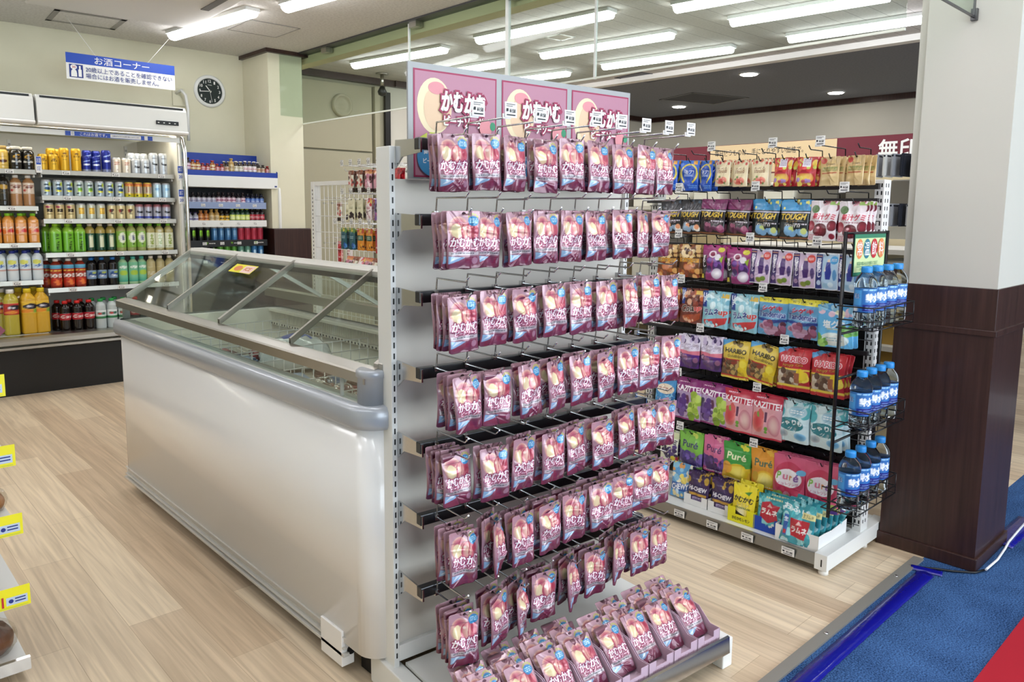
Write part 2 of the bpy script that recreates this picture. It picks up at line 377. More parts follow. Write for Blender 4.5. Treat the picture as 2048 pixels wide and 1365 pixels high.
def ceil_mat(name, c0, c1, slat=False):
    m, N, L = nodes_mat(name); b = N['Principled BSDF']; b.inputs['Roughness'].default_value = .9
    tc = N.new('ShaderNodeTexCoord'); n = N.new('ShaderNodeTexNoise'); n.inputs['Scale'].default_value = 60; n.inputs['Detail'].default_value = 6; L.new(tc.outputs['Object'], n.inputs[0])
    cr = N.new('ShaderNodeValToRGB'); cr.color_ramp.elements[0].position = .35; cr.color_ramp.elements[1].position = .6
    cr.color_ramp.elements[0].color = lin(c0)+(1,); cr.color_ramp.elements[1].color = lin(c1)+(1,); L.new(n.outputs['Fac'], cr.inputs[0]); o = cr.outputs[0]
    if slat:
        br = N.new('ShaderNodeTexBrick'); br.inputs['Scale'].default_value = 1.; br.inputs['Brick Width'].default_value = 50; br.inputs['Row Height'].default_value = .15; br.inputs['Mortar Size'].default_value = .003
        br.inputs['Color1'].default_value = br.inputs['Color2'].default_value = (1, 1, 1, 1); br.inputs['Mortar'].default_value = (.6, .6, .6, 1); L.new(tc.outputs['Object'], br.inputs[0])
        mx = N.new('ShaderNodeMix'); mx.data_type = 'RGBA'; mx.blend_type = 'MULTIPLY'; mx.inputs[0].default_value = 1.
        L.new(o, mx.inputs[6]); L.new(br.outputs['Color'], mx.inputs[7]); o = mx.outputs[2]
    L.new(o, b.inputs['Base Color'])
    return m
mat('black_shelf', '17181a', .4)
FLOORM = floor_mat(); CARPETM = carpet_mat(); CEILM = ceil_mat('ceiling_board', 'c9c5be', 'dad7d0'); CEILS = ceil_mat('slatted_ceiling', 'c4c2bd', 'cfccc7', True); CEILD = ceil_mat('dimmed_ceiling', '74777f', '7d8088')  # CEILD has the dimness of the lights-off zone put into its colour

# ------------------------------------------------------------------ the setting
ZC = 2.45; YS = .858
def slab(name, mats, *boxes, bevel=0.):
    bm = B()
    for q in boxes: bx(bm, *q)
    return ob(name, bm, mats, kind='structure', bevel=bevel)
slab('floor', FLOORM, (-3, YS-.02, -.05, 9, 6.7, 0))
slab('floor_carpet', CARPETM, (-3, -3.5, -.05, 9, YS-.02, 0))
slab('ceiling', CEILM, (-3, -3.5, ZC, 3.35, 6.7, ZC+.05))
slab('ceiling_rear', CEILS, (3.35, -3.5, ZC, 6.0, 6.7, ZC+.05))
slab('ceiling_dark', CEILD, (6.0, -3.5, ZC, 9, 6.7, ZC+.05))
slab('wall_back', CREAM, (-3, 6.5, 0, 2.95, 6.7, ZC))
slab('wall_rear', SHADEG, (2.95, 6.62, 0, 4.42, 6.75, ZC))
slab('wall_far', mat('far_wall', 'cfcabc', .7, noise=(2, 'ccc7b9', 'd2cdc0')), (4.42, 6.6, 0, 9, 6.75, ZC), (8.75, -3.5, 0, 9, 6.7, ZC))
slab('wall_left', CREAM, (-3.1, -3.5, 0, -3, 6.7, ZC))
slab('wall_front', CREAM, (-3, -3.6, 0, -1.2, -3.45, ZC), (-1.2, -3.6, 0, 5.6, -3.45, .35), (-1.2, -3.6, 2.32, 5.6, -3.45, ZC), (5.6, -3.6, 0, 9, -3.45, ZC))
wf = slab('window_1', WHITE, *[(x-.03, -3.55, .35, x+.03, -3.48, 2.32) for x in (-1.17, .5, 2.2, 3.9, 5.57)])
bm = B(); bx(bm, -1.2, -3.53, .35, 5.6, -3.52, 2.32); ob('pane', bm, GLASS, wf)
lo.location = (2.2, -3.42, 1.35)
slab('trim_1', mat('pale_trim', 'f4f2ec', .5), (5.95, -3.4, ZC-.045, 6.04, 6.6, ZC+.001))
slab('trim_2', BROWN, (2.95, 6.55, ZC-.06, 4.5, 6.62, ZC), (4.5, 6.53, ZC-.06, 8.75, 6.6, ZC), (8.69, -3.4, ZC-.06, 8.75, 6.6, ZC))
slab('trim_3', mat('strip_grey', '8c8880', .5, .3), (-3, YS-.028, 0, 2.70, YS+.004, .006))
for x in (-.1, .42, .95, 1.48, 2.0, 2.5):
    bm = B(); lathe(bm, [(.007, 0), (.006, .002), (.002, .003)], 10); ob('screw', bm, CHROME, bpy.data.objects['trim_3'], (x, YS-.012, .006))
slab('trim_4', mat('beam_cream', 'd4cfa8', .6), (3.24, .9, ZC-.075, 3.35, 6.5, ZC), )
slab('trim_5', DARKST, (3.15, .9, ZC-.012, 3.24, 6.5, ZC))
# column at the back wall with a dark crown and a wood foot
slab('wall_column', CREAM, (2.90, 6.02, 1.0, 3.20, 6.5, ZC-.03))
slab('trim_6', BROWN, (2.87, 5.98, ZC-.03, 3.24, 6.5, ZC))
slab('baseboard_column', BROWN, (2.90, 5.99, 0, 3.24, 6.5, 1.0), bevel=.008)
# pillar at the carpet edge
px0, px1, py0, py1 = 2.735, 3.07, .69, .992
slab('wall_pillar', mat('pillar_paint', 'c2c1b6', .55), (px0+.004, py0+.004, .932, px1, py1-.035, ZC), (px0+.02, py1-.035, .932, px1, py1-.008, ZC))
slab('trim_7', BROWN, (px0, py0, .795, px1+.004, py1, .932), (px0-.006, py0-.006, .78, px1+.01, py1+.006, .80), bevel=.002)
slab('trim_8', BROWN, (px0, py0, 0, px1, py1, .79))
slab('baseboard_pillar', BROWN, (px0-.008, py0-.008, 0, px1+.012, py1+.008, .045), bevel=.003)
bm = B(); bx(bm, px0-.01, .812, 1.765, px0+.006, .83, 1.80); bx(bm, -1.0, .818, 1.772, px0-.01, .824, 1.778); bx(bm, px0-.012, .818, 1.775, px0-.006, .824, ZC)
ob('trim_9', bm, DARKST, kind='structure')
bm = B(); bx(bm, -1.0, .82, 1.777, px0-.01, .823, ZC); ob('window_2', bm, PARTG, kind='structure')
# hanging glass smoke screen
sc = slab('window_3', PARTG, (3.198, 1.2, 1.88, 3.204, 6.02, ZC-.01))
bm = B(); bx(bm, 3.196, 1.2, 1.872, 3.206, 6.02, 1.882); ob('lower_edge', bm, mat('glass_edge', 'e8ece0', .3), sc)
for y in (4.48, 2.78): bm = B(); bx(bm, 3.194, y-.006, 1.87, 3.208, y+.006, ZC); ob('joint', bm, mat('joint_white', 'eef0ec', .4), sc)
bm = B(); bx(bm, 3.19, 3.46, 1.87, 3.212, 3.485, ZC); ob('joint', bm, MATS['joint_white'], sc)
for y in (5.6, 4.4, 3.4, 2.75): bm = B(); bx(bm, 3.17, y-.04, ZC-.05, 3.23, y+.04, ZC-.012); ob('clamp', bm, STEEL, sc)
slab('window_4', PARTG, (3.0, 6.016, 1.93, 3.2, 6.02, ZC-.03))
# recess behind: plain door leaf with frame, a panel groove and a dark seam
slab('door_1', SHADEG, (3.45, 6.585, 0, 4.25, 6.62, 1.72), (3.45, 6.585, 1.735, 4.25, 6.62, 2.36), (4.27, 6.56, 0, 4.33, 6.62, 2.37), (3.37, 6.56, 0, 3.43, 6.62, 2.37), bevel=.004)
slab('trim_10', BLACKW, (4.40, 6.57, 0, 4.46, 6.6, 2.33))

# ------------------------------------------------------------------ things on the ceiling and walls
def tube_light(a, b_, label):
    a, b_ = Vector(a), Vector(b_); L = (b_-a).length; mid = (a+b_)/2; ang = math.atan2(b_.y-a.y, b_.x-a.x)
    t = thing('ceiling_light', label, 'light', (mid.x, mid.y, ZC), ang, 'ceiling tube lights')
    bm = B(); prism(bm, rrect(-L/2-.01, -.055, L/2+.01, .055, .012, 3), -.022, 0); ob('housing', bm, WHITE, t)
    bm = B(); pr = [(-.045, -.022), (-.042, -.04), (-.03, -.055), (-.012, -.062), (.012, -.062), (.03, -.055), (.042, -.04), (.045, -.022)]
    prism(bm, pr, -L/2+.006, L/2-.006, ax=0); ob('diffuser', bm, TUBEM, t)
for a, b_, l in [((346,75),(505,28),'long tube light above the hanging liquor sign'),((709,133),(890,101),'tube light nearest the back door behind the glass screen'),((957,83),(1223,30),'bright tube light just behind the white hanging glass joint'),
        ((1085,113),(1345,72),'tube light in the middle row behind the glass screen'),((1207,135),(1465,100),'tube light beside the pale ceiling strip, above the pink header'),((1463,47),(1780,-5),'tube light at top right cut by the upper frame edge'),
        ((1578,80),(1860,38),'tube light nearest the pillar, parallel to the pale strip'),((935,140),(1012,128),'short visible tube light left of the pink header top'),((1060,158),(1137,148),'tube light farthest back beside the pale ceiling strip')]:
    p, q = pt(*a, 2, ZC-.04), pt(*b_, 2, ZC-.04)
    if (q-p).length < .8: p = q+(p-q).normalized()*1.1
    tube_light(p, q, l)
tube_light((2.36, 4.62, ZC), (2.49, 3.5, ZC), 'tube light at the top edge above the freezer'); tube_light((4.08, 2.9, ZC), (4.2, 1.8, ZC), 'tube light at the top edge left of the pillar')
for x, y in ((.55, 4.9), (.7, 3.3), (.85, 1.7), (2.6, 1.3), (4.3, .3), (1.0, -.4), (2.8, -1.2), (5.0, .9), (-1.0, 4.5), (-.9, 2.0), (-.35, 3.4), (-.3, .9), (-1.6, 3.2), (1.75, .2), (.2, -.9), (1.15, .55), (2.2, -.3)):  # unseen tubes added out of frame, several to brighten floor, freezer and rack
    tube_light((x-.06, y+.55, ZC), (x+.06, y-.55, ZC), 'tube light on the front ceiling outside the picture')
for q, l in (((1498,148),'round downlight nearest the pale ceiling strip'),((1672,185),'round downlight nearest the pillar in the dark ceiling'),((1358,213),'round downlight by the far dark ceiling corner')):
    c = pt(*q, 2, ZC); t = thing('downlight', l, 'light', c, 0, 'round downlights')
    bm = B(); lathe(bm, [(.085, -.006), (.1, 0)], 24); ob('ring', bm, WHITE, t); bm = B(); lathe(bm, [(.07, -.012), (.08, -.006)], 24); ob('lamp', bm, DOWNL, t)
def panel(name, label, cat, pts_, fr=.02, m=CEILM, mf=None, rim=.004):
    P = [pt(*q, 2, ZC) for q in pts_]; c = sum(P, Vector())/4; t = thing(name, label, cat, c)
    sx = ((P[1]-P[0]).length+(P[2]-P[3]).length)/4; sy = ((P[3]-P[0]).length+(P[2]-P[1]).length)/4; t.rotation_euler.z = math.atan2((P[1]-P[0]).y, (P[1]-P[0]).x)
    bm = B()
    for q in ((-sx, -sy, sx, -sy+fr), (-sx, sy-fr, sx, sy), (-sx, -sy, -sx+fr, sy), (sx-fr, -sy, sx, sy)): bx(bm, q[0], q[1], -rim, q[2], q[3], 0)
    ob('frame', bm, mf or DARKST, t); bm = B(); bx(bm, -sx+fr, -sy+fr, -.002, sx-fr, sy-fr, 0); ob('leaf', bm, m, t)
    return t
panel('ceiling_hatch', 'square access hatch in the ceiling above the drinks cooler', 'hatch', [(82,38),(221,58),(263,41),(118,19)], .035, mf=mat('hatch_frame', '8f8c86', .6))
panel('ceiling_hatch', 'thin framed access hatch right of the long tube light', 'hatch', [(447,57),(548,74),(606,57),(505,40)], .008, mf=MATS['hatch_frame'])
panel('ceiling_grille', 'dark square grille in the far dark ceiling', 'vent', [(1300,197),(1420,207),(1510,196),(1400,188)], .03, m=mat('grille_dark', '4a4b4f', .8))
panel('ceiling_vent', 'small square diffuser between the rear tube lights', 'vent', [(1090,75),(1125,82),(1150,73),(1115,67)], .02, mf=WHITE)
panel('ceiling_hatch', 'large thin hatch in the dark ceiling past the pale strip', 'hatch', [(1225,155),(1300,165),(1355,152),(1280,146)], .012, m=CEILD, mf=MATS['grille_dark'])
t = thing('air_conditioner', 'long flush air conditioner panel at top left of the ceiling', 'air conditioner', (1.62, 5.05, ZC), R(-3)) # cassette
bm = B(); bx(bm, -.5, -.62, -.03, .5, .62, 0); ob('cover', bm, mat('cover_white', 'd9d6cf', .5), t, bevel=.006); bm = B(); bx(bm, .37, -.62, -.034, .42, .02, -.03); ob('slot', bm, mat('slot_dark', '6a665f', .6), t)
c = pt(764, 147, 2, ZC); t = thing('security_camera', 'dark security camera on a grey ceiling stem by the back door', 'camera', c)
bm = B(); lathe(bm, [(.06, -.012), (.06, 0)], 18); tube(bm, [(0, 0, -.012), (0, 0, -.12)], .018, 10); ob('stem', bm, STEEL, t)
bm = B(); lathe(bm, [(.01, -.21), (.035, -.20), (.045, -.17), (.03, -.14), (.02, -.12)], 16); ob('lens_housing', bm, BLACK, t)
# wall clock
c = pt(419, 183, 1, 6.5); t = thing('wall_clock', 'round white rimmed wall clock with a black dial', 'clock', (c.x, 6.5, c.z), 0)
bm = B()
prof = [(.103, .0), (.103, .012), (.108, .02), (.125, .018), (.132, .008), (.132, 0)]
rings = [[bm.verts.new((r_*math.cos(2*math.pi*k/40), -y, r_*math.sin(2*math.pi*k/40))) for k in range(40)] for r_, y in prof]
for A_, B_ in zip(rings, rings[1:]):
    for k in range(40): bm.faces.new((A_[k], A_[(k+1) % 40], B_[(k+1) % 40], B_[k])).smooth = True
ob('rim', bm, WHITE, t)
F = Flat(); F.y = -.005; F.ell(0, 0, .104, .104, 0, 40)
for h in range(1, 13): F.text(str(h), .082*math.sin(R(30*h)), .082*math.cos(R(30*h)), .024 if h > 9 else .013, .024, 1)
F.text('CITIZEN', 0, .05, .035, .006, 1)
ob('dial', F.mesh('dial', [mat('dial_black', '14201c', .5), CARD]), None, t)
for nm, a, l, wd in (('hour_hand', 322, .055, .007), ('minute_hand', 265, .085, .005), ('second_hand', 171, .09, .002)):
    bm = B(); bx(bm, -wd/2, -.0125, -.012, wd/2, -.0115, l); ob(nm, bm, CARD, t, rot=(0, R(a), 0))
# switch plate and pipe on the wall right of the cooler
c = pt(357, 195, 1, 6.5); t = thing('wall_outlet', 'cream outlet plate with a looping white hose right of the cooler', 'outlet', (c.x, 6.5, c.z))
bm = B(); bx(bm, -.05, -.01, -.07, .05, 0, .07); ob('plate', bm, CREAM, t, bevel=.003); bm = B(); tube(bm, [(-.02, -.012, .03), (0, -.07, .05), (.02, -.1, .01), (.03, -.11, -.1), (.03, -.1, -.35)], .012, 8); ob('hose', bm, WHITE, t)
# round exhaust cover beside the door
c = pt(683, 211, 1, 6.58); t = thing('exhaust_cover', 'round cream exhaust cover high on the back door panel', 'vent', (c.x, 6.58, c.z))
bm = B(); rings = [[bm.verts.new((r_*math.cos(2*math.pi*k/28), -y, r_*math.sin(2*math.pi*k/28))) for k in range(28)] for r_, y in ((.11, 0), (.105, .03), (.085, .035), (.08, .015), (.05, .02), (.001, .03))]
for A_, B_ in zip(rings, rings[1:]):
    for k in range(28): bm.faces.new((A_[k], A_[(k+1) % 28], B_[(k+1) % 28], B_[k])).smooth = True
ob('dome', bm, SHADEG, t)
# hanging liquor sign
W_, H_ = .715, .175; a = pt(132, 101, 1, 5.96); b_ = pt(347, 133, 1, 5.96)
t = thing('hanging_sign', 'blue and white liquor corner sign hanging over the drinks cooler', 'sign', ((a.x+b_.x)/2, 5.96, (a.z+b_.z)/2-H_/2-.003))
bm = B(); bx(bm, -W_/2, 0, -H_/2, W_/2, .004, H_/2); ob('board', bm, CARD, t)
F = Flat(); F.rect(-W_/2, .02, W_/2, H_/2, 0); F.text('お酒コーナー', 0, .053, .36, .05, 1, bold=.006)
F.rect(-.34, -.075, -.255, .012, 2); F.ell(-.312, -.006, .02, .016, 1); F.text('20', -.312, -.006, .022, .014, 3)
F.ell(-.312, -.042, .017, .022, 1); F.rect(-.33, -.07, -.294, -.045, 1); F.rect(-.285, -.068, -.265, -.02, 1); F.rect(-.28, -.02, -.27, .004, 1)
F.text('20歳以上であることを確認できない', .048, -.013, .575, .036, 2, bold=.004); F.text('場合にはお酒を販売しません。', .0, -.056, .48, .036, 2, bold=.004)
ob('print', F.mesh('print', [BLUEP, CARD, NAVY, REDP]), None, t, (0, -.001, 0))
for s_, q in ((-1, (130, 30)), (1, (345, 70))):
    p = pt(*q, 2, ZC); bm = B(); tube(bm, [(s_*.17, 0, .085), (p.x-t.location.x, p.y-5.96, ZC-t.location.z)], .0018, 5); ob('string', bm, CARD, t)
# floor level odds at right
bm = B(); bx(bm, 1.2, -1.2, 0, 2.75, .498, .006); tag(ob('floor_mat', bm, REDM), 'bright red mat laid over the blue carpet at lower right', 'mat')
def tape(name, pts_, wd, label, m=TAPE, n=40):
    bm = B(); P = [Vector(p) for p in pts_]; prev = None
    tot = [(P[i], P[i+1]) for i in range(len(P)-1)]
    L = []
    for a_, b2 in tot:
        for k in range(n): L.append(a_.lerp(b2, k/n))
    L.append(P[-1]); r = random.Random(3)
    for i, p in enumerate(L):
        d = (L[min(i+1, len(L)-1)]-L[max(0, i-1)]).normalized(); s_ = Vector((-d.y, d.x, 0))
        row = []
        for j in range(5):
            u = j/4*2-1; z = .002+.007*max(0, 1-(u*1.5)**2)+r.uniform(0, .0012)
            row.append(bm.verts.new(p+s_*(u*wd/2*(1+r.uniform(-.03, .03)))+Vector((0, 0, z))))
        if prev:
            for j in range(4): bm.faces.new((prev[j], prev[j+1], row[j+1], row[j])).smooth = True
        prev = row
    o = ob(name, bm, m); md = o.modifiers.new('s', 'SOLIDIFY'); md.thickness = .001
    return tag(o, label, 'tape')
tape('floor_tape', [(.9, .78, 0), (1.77, .787, 0), (2.60, .79, 0)], .052, 'long strip of blue tape along the carpet edge')
tape('floor_tape', [pt(1822, 1135, 2, 0), pt(1885, 1150, 2, 0)], .045, 'short blue tape patch crossing the strip end by the pillar', n=12)
tape('floor_tape', [pt(2000, 1092, 2, 0), pt(2060, 1040, 2, 0)], .075, 'blue tape patch holding the white cord right of the pillar', n=12)
bm = B(); tube(bm, [pt(x, y, 2, .006) for x, y in ((1840,1136),(1870,1138),(1905,1143),(1950,1146),(1972,1140))], .0035, 6); tag(ob('power_cord', bm, BLACK), 'thin black cord running along the foot of the pillar', 'cord')
bm = B(); tube(bm, [pt(x, y, 2, .012) for x, y in ((1972,1140),(1995,1120),(2010,1098),(2017,1085),(2035,1064),(2056,1040))], .004, 6); tag(ob('power_cord', bm, CORDW), 'white cord taped to the carpet right of the pillar', 'cord')
# ------------------------------------------------------------------ printed designs
PINKART = Art(.077, .117, 1000, 'b58195', [
    ('g', .0, .16, '5e2238', '804258'), ('g', .16, .42, '80505f', 'a27c88'), ('g', .42, 1.01, 'a67f8b', 'af8892'),
    ('e', .34, .70, .28, .20, 'dcc9a0', 'c9958f'), ('e', .33, .80, .22, .09, 'ac4e62', 'd0a994'), ('e', .26, .66, .14, .12, 'e6d8ac', 'dcc7a0'), ('e', .65, .63, .26, .18, 'c9727c', 'ab4458'), ('e', .57, .64, .13, .15, 'e4bca8', 'c9767c'), ('p', [(.62, .80), (.66, .80), (.60, .62), (.60, .50), (.575, .62)], 'b0525f'), ('e', .78, .68, .09, .09, 'a2384e', 'bb5664'), ('e', .5, .705, .05, .03, 'f0dcd0', 'e0b4a6'),
    ('r_', .06, .795, .94, .802, '80485a'),
    *[('p', [(.78+.10*math.cos(R(a)), .83+.085*math.sin(R(a))), (.78+.17*math.cos(R(a-11)), .83+.125*math.sin(R(a-11))), (.78+.17*math.cos(R(a+11)), .83+.125*math.sin(R(a+11)))], 'a8b446') for a in (35, 62, 90, 118, 145)],
    ('e', .78, .82, .15, .085, '3a84b4'), ('lines', .68, .78, .9, .87, 3, 'b8d4e0'),
    ('r_', .05, .235, .95, .30, 'b4aaae'), ('lines', .12, .252, .8, .286, 1, '4c4650'),
    ('p', [(.05, .09), (.05, .22), (.30, .21), (.5, .19), (.34, .14)], '8aaccc'), ('p', [(.08, .13), (.2, .21), (.4, .20), (.2, .16)], 'd0dae4'),
    ('lines', .50, .09, .90, .21, 4, '6c1a3c', 1.), ('e', .83, .14, .09, .06, '9e7488'),
    ('t', 'かむかむ', .52, .46, .86, .15, 'f6f2f3', '86194a', .2, 0, .12, .03), ('t', 'ピーチソーダ', .55, .345, .76, .085, 'f2e4e9', '8a1a46', .24, 0, .1, .02)])
PINKS = [pouch('gummy_pouch', PINKART, .0085, 10+k, bend=.03*(k % 3-1), wr=1.5) for k in range(7)]
PURE = lambda base, low, fr, txt, tc, lowc: [('g', 0, 1.01, base, base), ('p', [(0, 0), (1, 0), (1, .42), (.5, .34), (0, .42)], low), *fr, ('t', 'Puré', .5, .66, .64, .17, tc, txt, .06, 0, 0, .02), ('b', 4, .6, .85, .85, .95, .05, .08, [lowc]), ('lines', .1, .04, .9, .08, 1, 'e8e4da')]
D = {}
def des(k, W, H, base, prog, res=640, seed=3): D[k] = (W, H, base, prog, res, seed)
des('blue', .082, .112, '1b56c4', [('g', .7, 1.01, '1b56c4', '3a7fe0'), ('r_', .68, .86, .88, .98, 'e8a020'), ('e', .5, .55, .46, .34, 'e9d44a'), ('e', .5, .56, .38, .28, '1b50b8'), ('r_', .3, .10, .7, .3, '1b50b8'), ('t', '強力', .5, .62, .5, .16, 'f0f4ff', '123a8c', .1), ('lines', .25, .46, .75, .54, 2, 'dfe8ff'), ('b', 4, .05, .05, .3, .2, .04, .07, ['f2f2f2']), ('lines', .55, .08, .95, .2, 2, '7fb0f0')])
des('cream', .066, .093, 'ead9b2', [('b', 26, 0, .84, 1, 1, .05, .08, ['c8433c', 'dd7a60', 'f0e2c0']), ('r_', 0, 0, .04, 1, 'f4ead0'), ('r_', .96, 0, 1, 1, 'f4ead0'), ('t', 'たべる', .5, .66, .6, .12, '7a4a36'), ('lines', .2, .5, .8, .6, 2, '8a6046'), ('e', .5, .22, .36, .14, 'd4584a', 'e89a80'), ('b', 8, .15, .12, .85, .42, .05, .09, ['c63d36', 'e7b49a', '6a8a4a'])])
des('fruit', .074, .097, 'b3222e', [('b', 40, 0, .5, 1, 1, .06, .12, ['c8d05a', 'e4c24a', 'd23a3c', 'b3222e', 'e06a4a']), ('r_', .32, .66, .72, .96, 'ece6ee'), ('lines', .36, .7, .68, .92, 4, '9a8aa6'), ('e', .5, .28, .42, .2, 'f0d060', 'd98a4a'), ('b', 12, .1, .08, .9, .4, .06, .12, ['f2dc70', 'd05a70', 'b08acc']), ('r_', .1, .44, .9, .5, 'c8304a')])
des('kraft', .072, .094, 'c8ab76', [('e', .2, .86, .16, .1, 'b83a34', 'd05a48'), ('r_', .06, .04, .94, .07, 'd8c090'), ('t', 'Green', .55, .74, .46, .08, '5a4424'), ('lines', .15, .5, .9, .64, 3, '5a7a3a'), ('r_', .15, .42, .9, .45, 'a4432c'), ('g', 0, .38, 'd6bd8c', 'cbb07c')])
def tough(top, acc, c2, sub, mini=False):
    p = [('g', .72, 1.01, top, top), ('b', 14, 0, .72, 1, 1, .03, .07, c2), ('r_', 0, .66, 1, .69, 'c8c2d0'), ('t', 'TOUGH', .48, .57, .86, .14, 'e8c44a', '201008', .08, 0, .2, .03), ('t', 'タフグミ', .45, .45, .42, .06, 'd8a45a'), ('lines', .5, .36, .95, .42, 1, 'e8e0ea'), ('b', 14, .15, .1, .9, .34, .06, .13, acc), ('r_', 0, .03, 1, .07, '7a4a26')]
    if mini: p.insert(6, ('t', 'mini', .5, .36, .5, .1, 'f4f2ea', '2a2a20', .08, 0, .2))
    else: p.insert(6, ('t', sub, .5, .35, .6, .07, 'f0e8f0', '2a1020', .08))
    return p
des('toughw', .095, .13, '16141a', tough('22222c', ['e8ddd0', 'e49a70', '8fa6bc', 'd8d2cc'], ['d8d8e0', '4a5a6a', '22222c'], 'ソーダ'))
des('toughp', .107, .13, '190f16', tough('7c2c60', ['8c3a60', 'b06a88', '5a2244', 'd8b0c0'], ['8c3a70', '6a2454'], 'ハードパンチ'))
des('toughb', .105, .135, '1c2224', tough('3f8fc0', ['9cc0d8', 'c8d480', '7aa6c8', 'e0e4a0'], ['6ab0d8', 'e0d870', '2f78b0'], '', True))
des('cherry', .096, .13, 'e6dde0', [('b', 12, .1, .72, .9, .97, .09, .15, ['8c2038', '6e1830', 'd8ccd0']), ('e', .2, .78, .14, .1, '4a6a34'), ('r_', .66, .9, .98, .98, '8fb45a'), ('t', '果汁グミ', .53, .6, .8, .15, 'c03048', 'f8f2f4', .13, 0, .15, .03), ('lines', .25, .45, .75, .5, 1, '9a5a68'), ('e', .45, .26, .25, .17, '7c1428', '4a0c1a'), ('e', .85, .38, .16, .13, '861a30', '5a1020'), ('e', .1, .36, .14, .13, 'a03a4a'), ('e', .86, .12, .1, .07, '8c1c34'), ('e', .38, .32, .06, .03, 'e8b0b8'), ('lines', .03, .02, .4, .16, 4, 'c86a78')])
des('brown', .095, .125, '6a3c1c', [('b', 50, 0, .55, 1, 1, .05, .12, ['d8b070', '8a4a24', 'e8cc98', '4a2812']), ('r_', .05, .46, .95, .58, 'd89a34'), ('t', 'ナッツ', .5, .52, .7, .1, 'f4e2a8', '5a2a10', .1), ('b', 24, 0, 0, 1, .4, .07, .13, ['b86a30', 'e0a860', '8a3a1c', 'c87a50'])])
des('grapeb', .10, .13, '8e2a6c', [('r_', 0, 0, .24, 1, '14121a'), ('t', '忍\n者\nめ\nし', .12, .62, .15, .5, 'f2eef2', None, 0, 0, 0, .03), ('r_', .02, .05, .16, .17, 'd8c83a'), ('g', .7, 1.01, '8e2a6c', 'b0307c'), ('b', 16, .35, .2, .85, .62, .08, .13, ['5a3480', '7a4aa0', '43265e']), ('e', .48, .74, .16, .1, 'ead8e4'), ('e', .48, .74, .1, .06, '8a2a50'), ('e', .72, .66, .14, .09, 'e8e0ea'), ('e', .8, .87, .14, .07, 'd8cc30'), ('p', [(.8, .62), (.95, .7), (.9, .5)], '9cb838'), ('e', .72, .2, .22, .15, 'f0ecf2', 'b8a8c0')])
def ninja(b0, b1, fg, dot, dc): return [('r_', .04, .03, .96, .97, b0), ('r_', .04, .03, .32, .97, b1), ('r_', .06, .9, .3, .93, 'd89a70'), ('t', '忍\n者\nめ\nし', .18, .6, .18, .5, 'f4f2f8', None, 0, 0, 0, .03), ('e', .8, .82, .16, .11, dot), ('lines', .7, .78, .9, .86, 2, 'f4e8e8'), ('e', .58, .8, .06, .04, 'e4c8b0'), ('p', [(.5, .76), (.66, .76), (.72, .5), (.66, .3), (.5, .3), (.46, .52)], fg), ('p', [(.46, .7), (.4, .5), (.5, .52)], 'f0ecf0'), ('e', .52, .13, .13, .07, dc[0]), ('e', .7, .16, .11, .07, dc[1]), ('e', .85, .42, .08, .15, dc[2]), ('e', .18, .2, .1, .07, dc[3])]
des('ninjap', .084, .12, 'f2eef2', ninja('c9b3cc', '3a2466', '47246c', 'd8443c', ['8a9a3a', '6f8a30', '54407a', 'a98ab0']))
des('ninjab', .082, .12, 'f0f4fa', ninja('b4d2ea', '1c2a78', '2a3a9a', '4aa2dc', ['9cc8e4', 'd8ecf8', '5a9ad0', 'c0d4ea']))
def upb(b0, tx, tc, band, fizz): return [('r_', 0, .55, .2, 1, '1c3a8c'), ('t', 'U\nP', .1, .78, .1, .3, 'f0f4fa', None, 0, 0, 0, .03), ('b', 22, .2, .5, 1, .95, .05, .11, fizz), ('r_', .66, .84, .96, .95, 'e4c05a'), ('t', tx, .38, .43, .56, .17, tc, 'f6f4ee', .14, 6, .15, .03), ('t', 'up', .82, .42, .28, .14, 'd83a34', 'f6f4ee', .12, 6, .2, .03), ('p', [(.1, .2), (.5, .1), (.95, .32), (.9, .16), (.5, .02), (.2, .08)], band), ('b', 8, .1, .02, .9, .2, .04, .08, fizz)]
des('colaup', .10, .132, '6e3226', upb('', 'Cola', '3a2018', 'a84a2a', ['8a3a28', 'c86a3a', 'e0b090', '4a1c14']))
des('ramup', .114, .135, '8cc4d2', upb('', 'ラムネ', '1c3a8c', 'c83a3c', ['b8dde4', '74b4c8', 'd8eef2', '96c8d4']))
des('tandem', .115, .132, '5f9cc4', [('r_', 0, .87, 1, 1, 'e4d83a'), ('t', '青りんご味', .45, .935, .6, .06, '3a3a20'), ('b', 8, .1, .2, .9, .8, .05, .1, ['7ab4d4', '4a86b4']), ('t', 'シゲキ', .5, .73, .62, .12, 'b82a44', 'e8c0cc', .14, 0, .1, .04), ('t', 'Tandemina', .5, .57, .88, .15, '1e3a86', 'f2f4f8', .14, 0, 0, .03), ('p', [(.02, .4), (.5, .34), (.98, .4), (.98, .46), (.5, .42), (.02, .46)], '1e3a86'), ('b', 22, .15, .05, .9, .36, .07, .13, ['7a3a54', '9a5a78', 'b890a8', '5a2a40'])])
des('salt', .122, .14, '66b6e4', [('g', .6, 1.01, '66b6e4', '4aa0dc'), ('b', 16, 0, .75, 1, .97, .05, .1, ['e4e6c0', 'b0dcf0', '8ccbe8', 'e8c8d8']), ('t', '塩グミ', .5, .55, .62, .17, 'f6fafc', '4a94c8', .08, 0, 0, .03), ('lines', .3, .42, .7, .46, 1, 'd8c88a'), ('e', .5, .2, .4, .16, 'f2f4ea', 'd4e4e0'), ('b', 14, 0, .02, .25, .3, .05, .09, ['6fae4a', '9ccf6a']), ('b', 12, .78, .2, 1, .5, .05, .09, ['5fa044', '86c05a']), ('lines', .25, .15, .75, .26, 2, '9ac0c8')])
